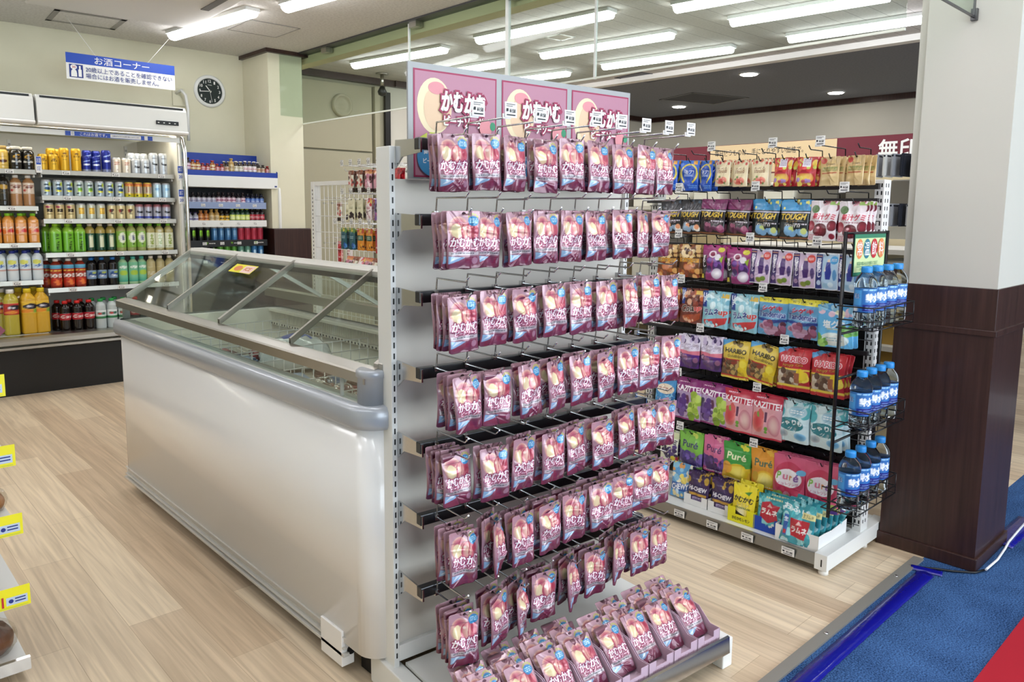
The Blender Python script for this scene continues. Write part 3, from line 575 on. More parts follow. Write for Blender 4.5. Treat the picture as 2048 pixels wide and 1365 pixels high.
des('grapew', .098, .128, 'e4dcec', [('b', 14, .2, .75, .9, .95, .06, .1, ['5a3a7a', '3c2a5a', 'c8b8d8']), ('t', 'ぶどうグミ', .5, .66, .88, .14, 'efe9f4', '4a2a6a', .12, 0, .1, .03), ('g', 0, .5, '4a2070', '5c2c86'), ('p', [(0, .42), (1, .42), (1, .55), (.5, .5), (0, .55)], 'd8768a'), ('b', 18, .1, .12, .9, .4, .08, .13, ['3a2450', '8a5a7a', '5a3a6a', 'b89ab0'])])
des('bears', .114, .14, 'd8bc4a', [('p', [(0, .82), (0, 1), (.4, 1)], '5aa0d0'), ('b', 6, .4, .88, .7, .97, .04, .08, ['6a5420']), ('t', 'HARIBO', .52, .74, .76, .11, '1a1612', None, 0, 0, 0, .03), ('t', 'Goldbären', .55, .61, .62, .075, '2a2418', None, 0, 0, .12), ('r_', 0, .5, 1, .53, 'b8302c'), ('r_', 0, .1, .7, .5, '6a4a34'), ('b', 30, .05, .14, .66, .46, .05, .09, ['a86a3a', '8a3a2a', 'b89a5a', '6a5a3a', '54381f']), ('b', 10, .7, .1, .95, .45, .08, .14, ['e0c428', 'ecd848', 'c8a820']), ('r_', 0, .06, 1, .1, 'b8302c'), ('r_', 0, 0, 1, .06, 'e0cc52')])
des('cola', .12, .145, 'b3202a', [('p', [(0, .84), (0, 1), (.36, 1)], '5aa0d0'), ('t', 'HARIBO', .52, .75, .74, .12, 'c4283a', 'f6f2f0', .2, 0, 0, .03), ('t', 'Happy Cola', .5, .61, .6, .08, 'e4c63a', '7a1018', .08, 4, .15), ('r_', 0, .5, 1, .54, 'e4cc48'), ('r_', .03, .14, .66, .5, '7a6a58'), ('b', 34, .06, .17, .64, .47, .05, .09, ['8a6a50', 'b8a890', '5a4030', 'cabfae']), ('b', 10, .7, .14, .95, .46, .08, .13, ['e4c828', 'f0dc50']), ('r_', .55, .2, .72, .44, '9a5a3a'), ('r_', 0, .09, 1, .15, 'e4cc48')], 640, 5)
des('bluec', .096, .144, '3f8cc4', [('b', 24, 0, 0, 1, .6, .06, .12, ['5aa8d8', '2a6aa4', '8cc8e4']), ('e', .5, .7, .42, .14, 'e8d8c0'), ('t', 'サクサク', .5, .7, .66, .1, '8a3a2a', 'f4ece0', .1), ('t', 'ソーダ', .5, .4, .7, .16, 'f0f4f8', '1c4a86', .1)])
def kaz(c, d_, fr, fg): return [('g', 0, .8, d_, d_), ('r_', 0, .7, 1, 1, c), ('r_', 0, 0, 1, .05, c), ('t', 'KAZITTE!', .5, .77, .92, .13, 'f8f4f6', None, 0, 0, 0, .04), ('lines', .15, .9, .5, .94, 1, 'e0c0d0'), *fr, ('t', '皮ごと\n', .5, .52, .1, .22, '3a2a3a') if 0 else ('r_', .46, .4, .54, .62, '5a2a4a'), ('b', 3, .48, .12, .52, .34, .04, .05, [fg])]
des('kazp', .118, .158, '8a2a78', kaz('84246c', 'b39ac0', [('b', 22, .06, .12, .4, .6, .07, .12, ['3a2058', '54307a', '6a4a94']), ('b', 20, .6, .1, .94, .64, .08, .13, ['9ab840', 'b8d060', '7a9a2c'])], '4a2a5a'))
des('kazr', .12, .16, 'c02a50', kaz('b8243e', 'dca0a8', [('e', .24, .38, .22, .24, 'c83a44', 'e08a80'), ('b', 8, .08, .5, .4, .64, .05, .09, ['7aa040', 'd05a58']), ('e', .76, .34, .2, .24, 'e4c4bc', 'c87a8a')], '6aa83a'))
des('teal', .118, .142, 'cfe6ea', [('b', 14, 0, .6, 1, 1, .1, .18, ['3f9ca4', 'bfe0e6', '56b0b8']), ('e', .62, .76, .28, .14, '7ab0c8', 'b8d4dc'), ('lines', .4, .7, .8, .8, 2, 'f0f4f4'), ('e', .45, .45, .42, .16, '2a7c86'), ('t', 'しゃりも', .45, .49, .76, .12, 'f4f8f8', '1c5a64', .1, 4, 0, .03), ('t', 'グミ', .5, .34, .3, .1, 'f4f8f8', '1c5a64', .1), ('e', .2, .2, .16, .09, '8a9aa2', 'c4ccd0'), ('e', .75, .18, .18, .1, '4a9cd0', '9cd0ea')])
des('grapeg', .09, .12, 'dfe2cc', [('b', 10, 0, .8, 1, 1, .06, .12, ['9ab860', 'd4dcb0']), ('t', '果汁グミ', .5, .66, .86, .17, '2c2434', 'f2f0ec', .12, 0, .1, .03), ('b', 26, .1, .1, .9, .52, .08, .12, ['3a2a5a', '54407c', '2a1f44']), ('e', .75, .12, .12, .08, 'd8c83a'), ('e', .95, .1, .1, .1, 'a8243a')])
des('pureg', .112, .138, '7cba4a', PURE('7cba4a', '5a8a3c', [('b', 34, 0, .06, 1, .42, .08, .13, ['4a3a80', '6a54a4', '3a2c66', '7a68b4'])], 'a8d880', '3c3a6a', 'c8d860'))
des('purep', .096, .138, 'd06a94', PURE('d06a94', 'b04a80', [('b', 34, 0, .06, 1, .42, .08, .13, ['4a2c70', '5e3a8c', '3a2058', '74509c'])], 'e8a0be', '54205a', 'e0a0a8'))
des('purel', .116, .142, '3f9a44', PURE('3f9a44', 'e0c234', [('r_', 0, 0, 1, .3, 'dcae3a'), ('e', .58, .26, .36, .22, 'f2e04a', 'e0bc2c'), ('e', .58, .26, .28, .17, 'f0e070', 'e8d040'), ('e', .2, .34, .2, .16, 'e8a838')], '1f6a34', 'f0f0c8', 'd8d848'))
des('pureo', .102, .146, 'e09a34', PURE('e09a34', 'd88a2c', [('e', .56, .25, .38, .23, 'f0dc54', 'e4b030'), ('e', .56, .25, .3, .18, 'f4e68a', 'eed458'), ('e', .18, .3, .14, .12, 'c8a030')], 'f0c060', '4a6a5a', 'e8b848'))
des('purer', .12, .164, 'd4587a', [('g', .75, 1.01, 'd4587a', 'd8688a'), ('e', .5, .5, .46, .36, 'b52448', 'c43a5c'), ('e', .5, .52, .4, .19, 'f4eef2'), ('t', 'P', .22, .56, .12, .15, '7ab84a', None, 0, 0, .1, .03), ('t', 'u', .4, .53, .13, .1, 'e07a9a', None, 0, 0, .1, .03), ('t', 'r', .57, .53, .1, .1, 'd8843a', None, 0, 0, .1, .03), ('t', 'é', .74, .56, .13, .15, '8a5aa4', None, 0, 0, .1, .03), ('t', 'ピュレリング', .5, .4, .64, .06, 'b83060', None, 0, 4), ('e', .86, .68, .14, .06, '6ab4dc'), ('b', 18, .05, 0, .95, .18, .07, .12, ['5a3a90', 'd88aa0', '9ab050', '7a58a8'])])
des('chewb', .088, .135, '5a9cd0', [('b', 20, 0, .4, 1, 1, .08, .14, ['e4d06a', 'd89a5a', '8cc4e0', 'f0e8d0']), ('r_', 0, .2, 1, .42, '2a5aa4'), ('t', 'CHEWY', .5, .32, .86, .15, 'f2f4f8', '1c2c6a', .1, 8, .15, .03), ('b', 8, 0, 0, 1, .2, .06, .1, ['c8e0f0', 'e8d8a0'])])
des('hichew', .096, .122, '3a2250', [('b', 16, 0, .6, 1, 1, .06, .12, ['5a3a78', '281838', 'b8963a']), ('p', [(.06, .5), (.5, .62), (.94, .5), (.94, .34), (.5, .4), (.06, .34)], '2a1c50'), ('t', 'HI-CHEW', .5, .47, .82, .13, 'f0eef4', '1c1440', .1, 0, .1, .03), ('r_', .08, .26, .92, .34, 'c89a3a'), ('r_', .3, .05, .92, .22, 'b8a8cc'), ('lines', .34, .08, .88, .2, 3, '6a5a84')])
des('lemon', .092, .135, 'ecd92c', [('g', .8, 1.01, 'ecd92c', 'f2e24a'), ('e', .55, .42, .4, .3, 'f0e052', 'e8d020'), ('e', .45, .26, .26, .18, 'f6eec0', 'f0e070'), ('p', [(.52, .78), (.8, .84), (.7, .72)], '4a8a3c'), ('t', 'かむかむ', .5, .6, .82, .14, '1e1c14', 'f6ecb0', .08, 0, .1, .03), ('t', 'レモン', .5, .46, .46, .09, 'f8f4e0', 'b8a010', .1), ('lines', .2, .34, .85, .4, 2, '3a5a2a'), ('p', [(.12, .3), (.4, .1), (.8, .12), (.8, .08), (.36, .05), (.1, .22)], '2c2a20')])
des('ramune', .096, .125, '3d9da8', [('b', 40, 0, 0, 1, 1, .05, .12, ['4fb4bc', '2c8692', '8ad0d4', '3d9da8']), ('lines', .3, .86, .95, .95, 1, 'e8e0a8'), ('p', [(.16, .74), (.36, .74), (.5, .82), (.64, .74), (.86, .74), (.78, .55), (.86, .36), (.5, .24), (.16, .36), (.24, .55)], 'b8283a'), ('p', [(.4, .66), (.5, .76), (.6, .66)], 'e0b8b0'), ('t', 'ラムネ', .5, .53, .62, .15, 'f8f4f0', '8a1420', .08, 0, .1, .035), ('b', 5, .6, .1, .95, .25, .05, .08, ['e8e8e0'])])
des('ramune2', .118, .14, '3a98a6', [('b', 46, 0, 0, 1, 1, .05, .11, ['4fb4bc', '2c8692', '9ad8dc', '3d9da8', 'c0e4e8']), ('t', 'おふぃ', .42, .83, .7, .13, 'f0f8f8', None, 0, -6, 0, .04), ('r_', .62, .66, 1, .8, 'e4dc9a'), ('t', '生ラムネ', .8, .73, .3, .08, '2a2a20'), ('r_', .1, .16, .24, .66, '3a66b4'), ('t', '生', .17, .55, .12, .1, 'f0f4fa', None, 0, 0, 0, .04), ('r_', .12, .2, .22, .3, 'c03040'), ('p', [(.3, .6), (.86, .6), (.78, .16), (.36, .2)], 'b82234'), ('t', 'ラムネ', .58, .36, .44, .15, 'f8f4f2', '8a1420', .08, 0, .1, .035), ('p', [(.5, .48), (.58, .58), (.66, .48)], 'e0b8b0')])
des('white2', .063, .118, 'd8d4c0', [('g', .78, 1.01, '6a3420', 'a85a30'), ('g', 0, .2, '2a1512', '3a1e18'), ('b', 10, .1, .2, .9, .8, .1, .2, ['e8d8cc', 'b88a78', '3a1c16', 'c05048'])], 420)
des('pinkw', .07, .118, 'cf9aa8', [('g', .8, 1.01, 'd89a4a', 'c85a40'), ('b', 12, .1, .2, .9, .8, .1, .2, ['e8ccd2', 'b86a7c', '4a2020', 'd898a8']), ('g', 0, .15, '2a1512', '3a1e18')], 420)
des('pale', .066, .118, 'ddd8b8', [('lines', .25, .5, .75, .62, 2, '8a8a60'), ('b', 9, .2, .1, .75, .34, .1, .15, ['2a1a1c', '3c2428']), ('e', .5, .94, .08, .04, '6a6a50')], 420)
des('redw', .066, .118, 'e8dcdc', [('b', 20, 0, .7, 1, 1, .1, .16, ['b8283a', 'd8505a', 'e0c060']), ('lines', .25, .5, .75, .62, 2, 'a84a5a'), ('b', 16, .05, .05, .95, .45, .04, .07, ['4a3038', 'c88a94'])], 420)
des('purplew', .066, .118, '7c5aa0', [('e', .5, .55, .3, .2, '2a2034'), ('lines', .3, .5, .7, .62, 2, 'd8d0e0'), ('lines', .2, .2, .8, .36, 2, 'c0487a')], 420)
des('tealw', .066, .12, '1e5460', [('b', 10, 0, .8, 1, 1, .1, .18, ['c8c03a', '5a8a2a']), ('lines', .2, .5, .8, .64, 2, 'c8dce0'), ('b', 8, .5, .1, .9, .35, .1, .16, ['4a8cd0', '2a5aa0'])], 420)
des('orangew', .066, .12, 'd88a2c', [('b', 10, 0, .8, 1, 1, .1, .18, ['e0b83a', 'b8482a']), ('r_', .1, .45, .9, .68, '2a5a50'), ('lines', .2, .5, .8, .64, 2, 'd8e0c0'), ('b', 6, .3, .1, .9, .4, .06, .1, ['4a2010', 'f0c050'])], 420)
des('redc', .07, .13, 'b82832', [('b', 8, 0, .75, 1, 1, .1, .18, ['d84a4a', '8a1420']), ('p', [(.2, .6), (.5, .45), (.8, .6), (.5, .52)], '7a1018'), ('lines', .3, .18, .7, .3, 1, 'f0dcd4'), ('b', 6, .1, .2, .9, .5, .06, .12, ['d85a5a', 'e89a90'])], 420)
PM = {}
def pack_mesh(k, pillow=False, v=0, m='film', T=None):
    key = (k, v)
    if key not in PM:
        W, H, base, prog, res, seed = D[k]
        if k not in PM: PM[k] = Art(W, H, res, base, prog, seed)
        PM[key] = pouch('candy_pouch', PM[k], T or W*.10, hash_(k)+v*31, pillow, m=m)
    return PM[key]
def hash_(s): return sum(ord(ch)*(i+3) for i, ch in enumerate(s)) % 997

# ------------------------------------------------------------------ price card (shared mesh) and hooks
def price_mesh(name, w_, h_, txt):
    F = Flat(); F.rect(-w_/2, -h_/2, w_/2, h_/2, 0)
    for k in range(2): F.rect(-w_*.4, h_*(.22+.12*k), w_*(.15+.2*k), h_*(.26+.12*k), 1)
    F.text(txt, w_*.12, -h_*.06, w_*.5, h_*.26, 1); F.rect(-w_*.36, -h_*.38, w_*.36, -h_*.3, 1); F.rect(-w_*.4, -h_*.12, -w_*.24, h_*.08, 1)
    F.y = .0012; F.rect(-w_/2, -h_/2, w_/2, h_/2, 0)
    for f in F.bm.faces: pass
    return F.mesh(name, [CARD, INK])
TAGM = price_mesh('price_tag', .030, .030, '¥158'); TAGS = price_mesh('price_tag', .032, .022, '¥168'); RAILTAG = price_mesh('price_tag', .045, .026, '¥148')
def hook_proto(L, up, arm, m, tagged):
    """display hook pointing to local -Y from its clip at the origin"""
    t = thing('display_hook', 'display hook', 'hook')
    bm = B(); tube(bm, [(0, .0, 0), (0, -L, 0), (0, -L-.012, .014)], .002, 6); ob('prong', bm, m, t)
    bm = B(); tube(bm, [(0, 0, 0), (0, -.004, up), (0, -arm, up)]+([] if tagged else [(0, -arm-.014, up+.012)]), .0019, 6); ob('upper_arm', bm, m, t)
    bm = B(); bx(bm, -.005, -.002, -.006, .005, .008, .006); ob('clip', bm, m, t)
    if tagged:
        bm = B(); bx(bm, -.016, -arm-.001, up-.004, .004, -arm+.002, up+.006); ob('tag_holder', bm, CARD, t); ob('price_tag', TAGM, None, t, (.002, -arm-.003, up+.014))
    return t
# ------------------------------------------------------------------ pink end-cap rack
A1 = R(-5.4); O1 = Vector((.958, 1.418, 0)); u1 = Vector((math.cos(A1), math.sin(A1), 0)); v1 = Vector((math.sin(A1), -math.cos(A1), 0))
def g1(u, d, z): return O1+u1*u+v1*d+Vector((0, 0, z))
t = thing('display_gondola', 'white steel rack with chrome crossbars holding rows of pink pouches', 'display rack', O1, A1)
def slots(bm, u0, u1_, d, z0, z1, mi=1, step=.025):
    z = z0
    while z < z1-.02: bx(bm, u0, -d-.0006, z, u1_, -d+.002, z+.014, mi); z += step
for s_, u in ((0, 0.), (1, .738)):
    bm = B(); bx(bm, u, 0, .075, u+.014, .062, 1.30); slots(bm, u+.005, u+.0095, 0, .1, 1.28); ob('post', bm, [WHITE, BLACK], t, bevel=.0015)
    bm = B(); bx(bm, u-.012, -.40, .0, u+.026, .10, .078); ob('base_leg', bm, WHITE, t, bevel=.003)
bm = B(); bx(bm, .014, .012, .12, .738, .022, 1.2295); ob('back_panel', bm, PANELG, t)
bm = B(); bx(bm, .014, .0, .09, .738, .022, .13); ob('lower_rail', bm, WHITE, t, bevel=.002)
bm = B(); bx(bm, .03, -.40, .074, .73, .0, .082); ob('base_shelf', bm, WHITE, t)
bm = B(); prism(bm, [(-.413, .05), (-.400, .05), (-.400, .09), (-.404, .094), (-.41, .092)], .0, .735, ax=0); ob('front_lip', bm, CHROME, t)
for u, d in ((.68, .34), (.06, .34), (.68, -.08)):
    bm = B(); lathe(bm, [(.005, -.012), (.026, -.012), (.028, -.008), (.028, .008), (.026, .012), (.005, .012)], 18); ob('caster', bm, BLACK, t, (u, -d, .028), (0, R(90), 0))
ROWZ = [1.269, 1.110, .945, .778, .611, .446, .275]
for zc in ROWZ:
    zb = zc+.018
    bm = B(); bx(bm, .012, -.105, zb, .735, -.085, zb+.025); cb = ob('crossbar', bm, mat('bar_steel', '4c4c4e', .3, .9), t, bevel=.002)
    for u in (.016, .732):
        bm = B(); prism(bm, [(0, zb-.035), (-.03, zb-.012), (-.108, zb-.006), (-.108, zb+.022), (0, zb+.026)], u-.002, u+.002, ax=0); ob('bracket', bm, CHROME, cb)
pr = [hook_proto(.122, .034, .112, CHROME, False), hook_proto(.105, .032, .15, CHROME, True)]
DT = [[.176,.183,.18,.185,.184,.189,.19,.196,.182],[.213,.195,.197,.192,.193,.188,.194,.189,.18],[.21,.213,.219,.222,.226,.227,.229,.219,.214],[.231,.228,.236,.231,.23,.231,.228,.226,.226],
      [.186,.217,.225,.229,.216,.225,.228,.225,.217],[.217,.23,.218,.222,.221,.224,.221,.218,.204],[.222,.236,.217,.205,.215,.212,.213,.209,.208]]
ZT = [[1.266,1.27,1.268,1.268,1.272,1.272,1.27,1.271,1.272],[1.107,1.108,1.106,1.111,1.111,1.112,1.113,1.115,1.112],[.936,.942,.942,.947,.947,.947,.948,.953,.95],[.772,.772,.78,.778,.784,.782,.784,.786,.794],
      [.599,.603,.612,.612,.614,.612,.623,.621,.622],[.432,.441,.433,.442,.446,.452,.457,.463,.458],[.254,.274,.267,.265,.279,.278,.292,.289,.288]]
YAW = {(5, 1): 38, (6, 1): 24, (6, 2): 35, (6, 4): 30, (5, 2): 10, (4, 2): 12, (0, 2): 14, (2, 6): 16, (3, 3): 22, (3, 2): 14, (4, 4): 14, (4, 6): 12, (6, 6): 26, (1, 0): -8, (6, 0): -4, (1, 7): 22, (3, 5): 12}
used = {}
def row_name(k): return ['top', 'second', 'third', 'fourth', 'fifth', 'sixth', 'seventh'][k]
for r_ in range(7):
    for k in range(9):
        u = .05+.0795*k; d = DT[r_][k]; z = ZT[r_][k]+.046; key = 1 if r_ == 0 else 0
        lab = 'chrome hook, %s on the %s bar of the pink pouch rack' % (nth(k, 9), row_name(r_))
        if key in used: h = dup(pr[key], g1(u, .11, z+.0), (0, 0, A1), lab)
        else: h = pr[key]; h.location = g1(u, .11, z); h.rotation_euler = (0, 0, A1); h['label'] = lab; used[key] = 1
        h['group'] = 'chrome hooks of the pink rack'
        yaw = YAW.get((r_, k), rnd.uniform(-4, 7))
        n = 4 if k == 0 else 2
        if r_ >= 5 and k > 0: n = 3
        for j in range(n):
            dj = d-.019*j if k == 0 else d-.022*j
            if dj < .125: break
            o = bpy.data.objects.new('gummy_pouch', PINKS[rnd.randrange(7)]); COL.objects.link(o)
            o.location = g1(u+rnd.uniform(-.002, .002), dj, z+rnd.uniform(-.002, .002)); o.rotation_euler = (R(rnd.uniform(-3, 2)), R(rnd.uniform(-2.5, 2.5)), A1+R(yaw*(1 if j == 0 else .6)+rnd.uniform(-2, 2)))
            tag(o, 'pink peach gummy pouch, %s on %s, %s row of pink rack' % (['front', 'second', 'third', 'fourth'][j], hk(k, 9), row_name(r_)), 'candy', 'pink peach pouches hanging on the rack')
# lilac cartons with leaning pouches on the base
def carton(w_, dp, h0, h1, m, name='display_carton'):
    bm = B(); th = .0012
    bx(bm, -w_/2+.001, -dp+.002, 0, w_/2-.001, -.002, th)
    bx(bm, -w_/2+.001, -dp+.0005, 0, -w_/2+w_*.28, -dp+th, h0*1.0); bx(bm, w_/2-w_*.28, -dp+.0005, 0, w_/2-.001, -dp+th, h0*1.0); bx(bm, -w_/2+w_*.28, -dp, 0, w_/2-w_*.28, -dp+th, h0*.55)
    for s_ in (-1, 1): prism(bm, [(-dp, 0), (0, 0), (0, h1), (-dp*.55, h1*.85), (-dp*.8, h0), (-dp, h0)], s_*w_/2-th/2, s_*w_/2+th/2, ax=0)
    bx(bm, -w_/2+.001, -th-.001, 0, w_/2-.001, -.001, h1)
    bmesh.ops.recalc_face_normals(bm, faces=bm.faces[:]); me = bpy.data.meshes.new(name); bm.to_mesh(me); bm.free(); me.materials.append(m)
    return me
CART = carton(.084, .15, .034, .078, PURPB)
F = Flat(); F.text('かむかむピーチソーダ', 0, 0, .06, .007, 0); CTXT = F.mesh('carton_print', [mat('carton_ink', '9a6a80', .6)])
for k in range(8):
    u = .052+.0885*k; c = ob('display_carton', CART, None, None, g1(u, .245, .083), (0, 0, A1))
    tag(c, 'lilac open carton, %s on the base of the pink pouch rack' % nth(k, 8), 'carton', 'lilac cartons on the rack base'); ob('carton_print', CTXT, None, c, (0, -.1505, .009))
    for j in range(4 if k != 4 else 3):
        o = bpy.data.objects.new('gummy_pouch', PINKS[(k*3+j) % 7]); COL.objects.link(o)
        tl = R(-38-3*j); L = .111; dd = .362-.024*j; z0 = .092+.004*j
        o.location = g1(u+rnd.uniform(-.002, .002), dd-L*math.sin(-tl), z0+L*math.cos(tl)); o.rotation_euler = Matrix.Rotation(A1+R(rnd.uniform(-3, 3)), 3, 'Z').__matmul__(Matrix.Rotation(tl, 3, 'X')).to_euler()
        tag(o, 'pink peach gummy pouch leaning %s in the %s lilac carton' % (['frontmost', 'second', 'third', 'fourth'][j], nth(k, 8)), 'candy', 'pink peach pouches leaning in the cartons')
# pink header board
t = thing('header_board', 'long pink and grey header board rising above the pink pouch rack', 'sign', g1(.40, -.004, 1.23), A1)
bm = B(); bx(bm, -.35, 0, 0, .35, .006, .256); ob('board', bm, mat('header_grey', 'a3a4a5', .35), t)
for s_ in (-.3, .3): bm = B(); bx(bm, s_-.01, .006, .002, s_+.01, .010, .2); ob('strut', bm, STEEL, t)
for k, (x0, x1) in enumerate(((-.337, -.108), (-.092, .118), (.134, .343))):
    F = Flat(); w_ = x1-x0; cx = (x0+x1)/2; F.rect(x0, .005, x1, .243, 0); F.rect(x0+.004, .009, x1-.004, .239, 1)
    F.ell(x0+.055, .165, .046, .062, 2); F.ell(x0+.062, .160, .036, .05, 3); F.ell(x0+.06, .205, .022, .014, 5); F.ell(x0+.105, .085, .05, .022, 3)
    for a in (30, 60, 90, 120, 150): F.poly([(x0+.05+.036*math.cos(R(a)), .055+.036*math.sin(R(a))), (x0+.05+.052*math.cos(R(a-12)), .055+.052*math.sin(R(a-12))), (x0+.05+.052*math.cos(R(a+12)), .055+.052*math.sin(R(a+12)))], 7)
    F.ell(x0+.05, .05, .043, .043, 6); F.text('岡山県産', x0+.05, .062, .05, .012, 4); F.text('ピーチ果汁', x0+.05, .042, .055, .012, 4); F.text('使用', x0+.05, .024, .025, .010, 4)
    F.text('かむかむ', cx+.018, .178, .128, .046, 4, 8, .1, .05, .15); F.text('ピーチソーダ', cx+.018, .135, .112, .026, 4, 8, .13, .03, .1)
    F.ell(x1-.035, .125, .018, .02, 5); F.rect(x1-.052, .06, x1-.02, .11, 3); F.ell(x1-.015, .13, .008, .01, 9); F.text('うるおう新食感', cx+.05, .062, .07, .012, 4, 6, .1)
    ob('poster', F.mesh('poster', [CRIM, PINKB, PEACHC, mat('peach_mid', 'e2c2a2', .5), CARD, PEACHP, SKY, LIME, CRIM, GREENP]), None, t, (0, -.0005, 0), label='left poster' if k == 0 else ('middle poster' if k == 1 else 'right poster'))

# ------------------------------------------------------------------ island freezer
FX, FX1, FY0, FY1 = .92, 1.62, 1.455, 3.33
t = thing('island_freezer', 'long white island freezer with sloping sliding glass lids', 'freezer', (FX, FY0, 0)); WF = tuple(-c for c in t.location)
FW = mat('freezer_white', 'efedea', .22, coat=.5)
bm = B(); out = rrect(FX, FY0, FX1, FY1, .06, 8); inn = rrect(FX+.05, FY0+.06, FX1-.05, FY1-.05, .03, 8)
def loop(pts, z): return [bm.verts.new((p[0], p[1], z)) for p in pts]
def bridge(A_, B_, mi=0):
    n = len(A_)
    for k in range(n):
        f = bm.faces.new((A_[k], A_[(k+1) % n], B_[(k+1) % n], B_[k])); f.material_index = mi; f.smooth = True
a, b_, c, d, e = loop(out, .085), loop(out, .71), loop(inn, .71), loop(inn, .44), None
bridge(a, b_); bridge(b_, c); bridge(c, d, 1); bm.faces.new(d).material_index = 1; bm.faces.new(a[::-1])
ob('body', bm, [FW, LINER], t, WF)
bm = B(); o1 = rrect(FX-.018, FY0-.016, FX1+.016, FY1+.016, .07, 8); o2 = rrect(FX-.024, FY0-.022, FX1+.022, FY1+.022, .074, 8); o0 = rrect(FX+.0, FY0+.0, FX1-.0, FY1-.0, .06, 8)
L_ = [loop(o0, .655), loop(o1, .657), loop(o2, .668), loop(o2, .698), loop(o1, .710), loop(o0, .714)]
for A_, B_ in zip(L_, L_[1:]): bridge(A_, B_)
ob('bumper', bm, GREYP, t, WF)
bm = B(); bx(bm, FX+.004, FY0+.16, .04, FX+.012, FY1-.02, .09); bx(bm, FX-.004, FY0+.12, .10, FX+.004, FY1-.03, .102); bx(bm, FX-.005, FY0+.12, .07, FX+.004, FY1-.03, .074); bx(bm, FX-.006, FY0+.12, .05, FX+.01, FY1-.02, .058); ob('grille', bm, mat('freezer_trim', 'c8c5be', .4), t, WF)
bm = B(); bx(bm, FX-.006, FY0+.13, .02, FX+.03, FY0+.235, .115); ob('kick_plate', bm, FW, t, WF, bevel=.002); bm = B(); lathe(bm, [(.012, 0), (.012, .003)], 16); ob('plug_hole', bm, BLACK, t, (.02, .1285, .06), (R(90), 0, 0))
bm = B()
for x, y in ((FX+.08, FY0+.1), (FX+.08, FY1-.1), (FX1-.08, FY0+.1), (FX1-.08, FY1-.1)): bx(bm, x-.03, y-.03, 0, x+.03, y+.03, .05)
ob('foot', bm, BLACK, t, WF)
# front glass, rail, end posts, ridge
bm = B(); bx(bm, FX+.012, FY0+.03, .712, FX+.018, FY1-.01, .768); ob('front_glass', bm, LIDG, t, WF)
bm = B(); prism(bm, [(FX+.002, .762), (FX+.002, .786), (FX+.006, .79), (FX+.044, .797), (FX+.05, .79), (FX+.03, .762)], FY0+.02, FY1-.0, ax=1); ob('front_rail', bm, STEEL, t, WF)
for y, nm in ((FY0+.022, 'near'), (FY1-.012, 'far')):
    bm = B(); pf = [(.036, .712), (.036, .775), (.039, .777), (.039, .79), (.034, .794)] if nm == 'near' else [(.014, .712), (.014, .79)]
    lathe(bm, pf, 24, c=(FX+.036, y+.016 if nm == 'near' else y, 0)); ob('corner_post', bm, GREYP, t, WF)
RX, RZ = 1.235, .978
def on_lid(s_): return (FX+.04+(RX-FX-.04)*s_, .795+(RZ-.795)*s_)
bm = B(); prism(bm, [(RX-.012, RZ-.02), (RX-.014, RZ+.004), (RX-.004, RZ+.014), (RX+.045, RZ+.014), (RX+.05, RZ-.02)], FY0+.01, FY1, ax=1); ob('ridge_cap', bm, mat('ridge_white', 'cfcdc6', .35, .3), t, WF)
bm = B(); bx(bm, RX-.016, FY0+.02, RZ-.028, RX-.008, FY1-.02, RZ-.012); ob('gasket', bm, BLACK, t, WF)
ys = [FY0+.03, 1.909, 2.39, 2.849, FY1-.01]
dx, dz = RX-FX-.04, RZ-.795; ln = math.hypot(dx, dz)
for k in range(4):
    off = .004 if k % 2 else -.002
    y0, y1 = ys[k], ys[k+1]; g = B(); (xa, za), (xb, zb) = on_lid(.0), on_lid(.97)
    prism(g, [(xa, za+off), (xb, zb+off), (xb, zb+off+.004), (xa, za+off+.004)], y0, y1, ax=1); ld_ = ob('lid', g, LIDG, t, WF)
    for y, wd in ((y0, .010 if k else .018), (y1, .014 if k == 1 else .008)):
        g = B(); prism(g, [(xa, za+off-.002), (xb, zb+off-.002), (xb, zb+off+.012), (xa, za+off+.012)], y-wd/2, y+wd/2, ax=1); ob('lid_frame', g, STEEL, ld_)
for y in (FY0+.012, FY1-.008):
    g = B(); bm2 = [(FX+.03, .712), (1.59, .712), (1.59, .79), (RX+.02, RZ-.02), (FX+.03, .79)]; prism(g, bm2, y-.003, y+.003, ax=1); ob('end_glass', g, LIDG, t, WF)
    g = B(); (xa, za), (xb, zb) = on_lid(0), on_lid(1); prism(g, [(xa, za-.014), (xb, zb-.014), (xb, zb+.014), (xa, za+.012)], y-.008, y+.008, ax=1); ob('end_frame', g, STEEL, t, WF)
bm = B(); prism(bm, [(RX+.045, RZ-.004), (RX+.045, RZ), (1.575, .805), (1.575, .80)], FY0+.02, FY1-.01, ax=1); ob('rear_lid', bm, LIDG, t, WF)
bm = B()
for y in (1.909, 2.39, 2.849): prism(bm, [(RX+.045, RZ-.008), (RX+.045, RZ+.008), (1.575, .812), (1.575, .796)], y-.006, y+.006, ax=1)
ob('rear_frame', bm, STEEL, t, WF)
bm = B(); prism(bm, [(1.555, .765), (1.555, .80), (1.60, .80), (1.61, .765)], FY0+.02, FY1, ax=1); ob('rear_rail', bm, STEEL, t, WF)
bm = B(); bx(bm, 1.598, FY0+.03, .712, 1.604, FY1-.01, .768); ob('rear_glass', bm, LIDG, t, WF)
bm = B()
for k in range(170):
    y = FY0+.07+k*.0105
    if y < FY1-.06: bx(bm, 1.560, y, .655, 1.5685, y+.005, .70)
bx(bm, 1.552, FY0+.06, .64, 1.569, FY1-.05, .652); bx(bm, 1.548, FY0+.06, .70, 1.569, FY1-.05, .709)
ob('inner_back', bm, LINER, t, WF); bm = B()
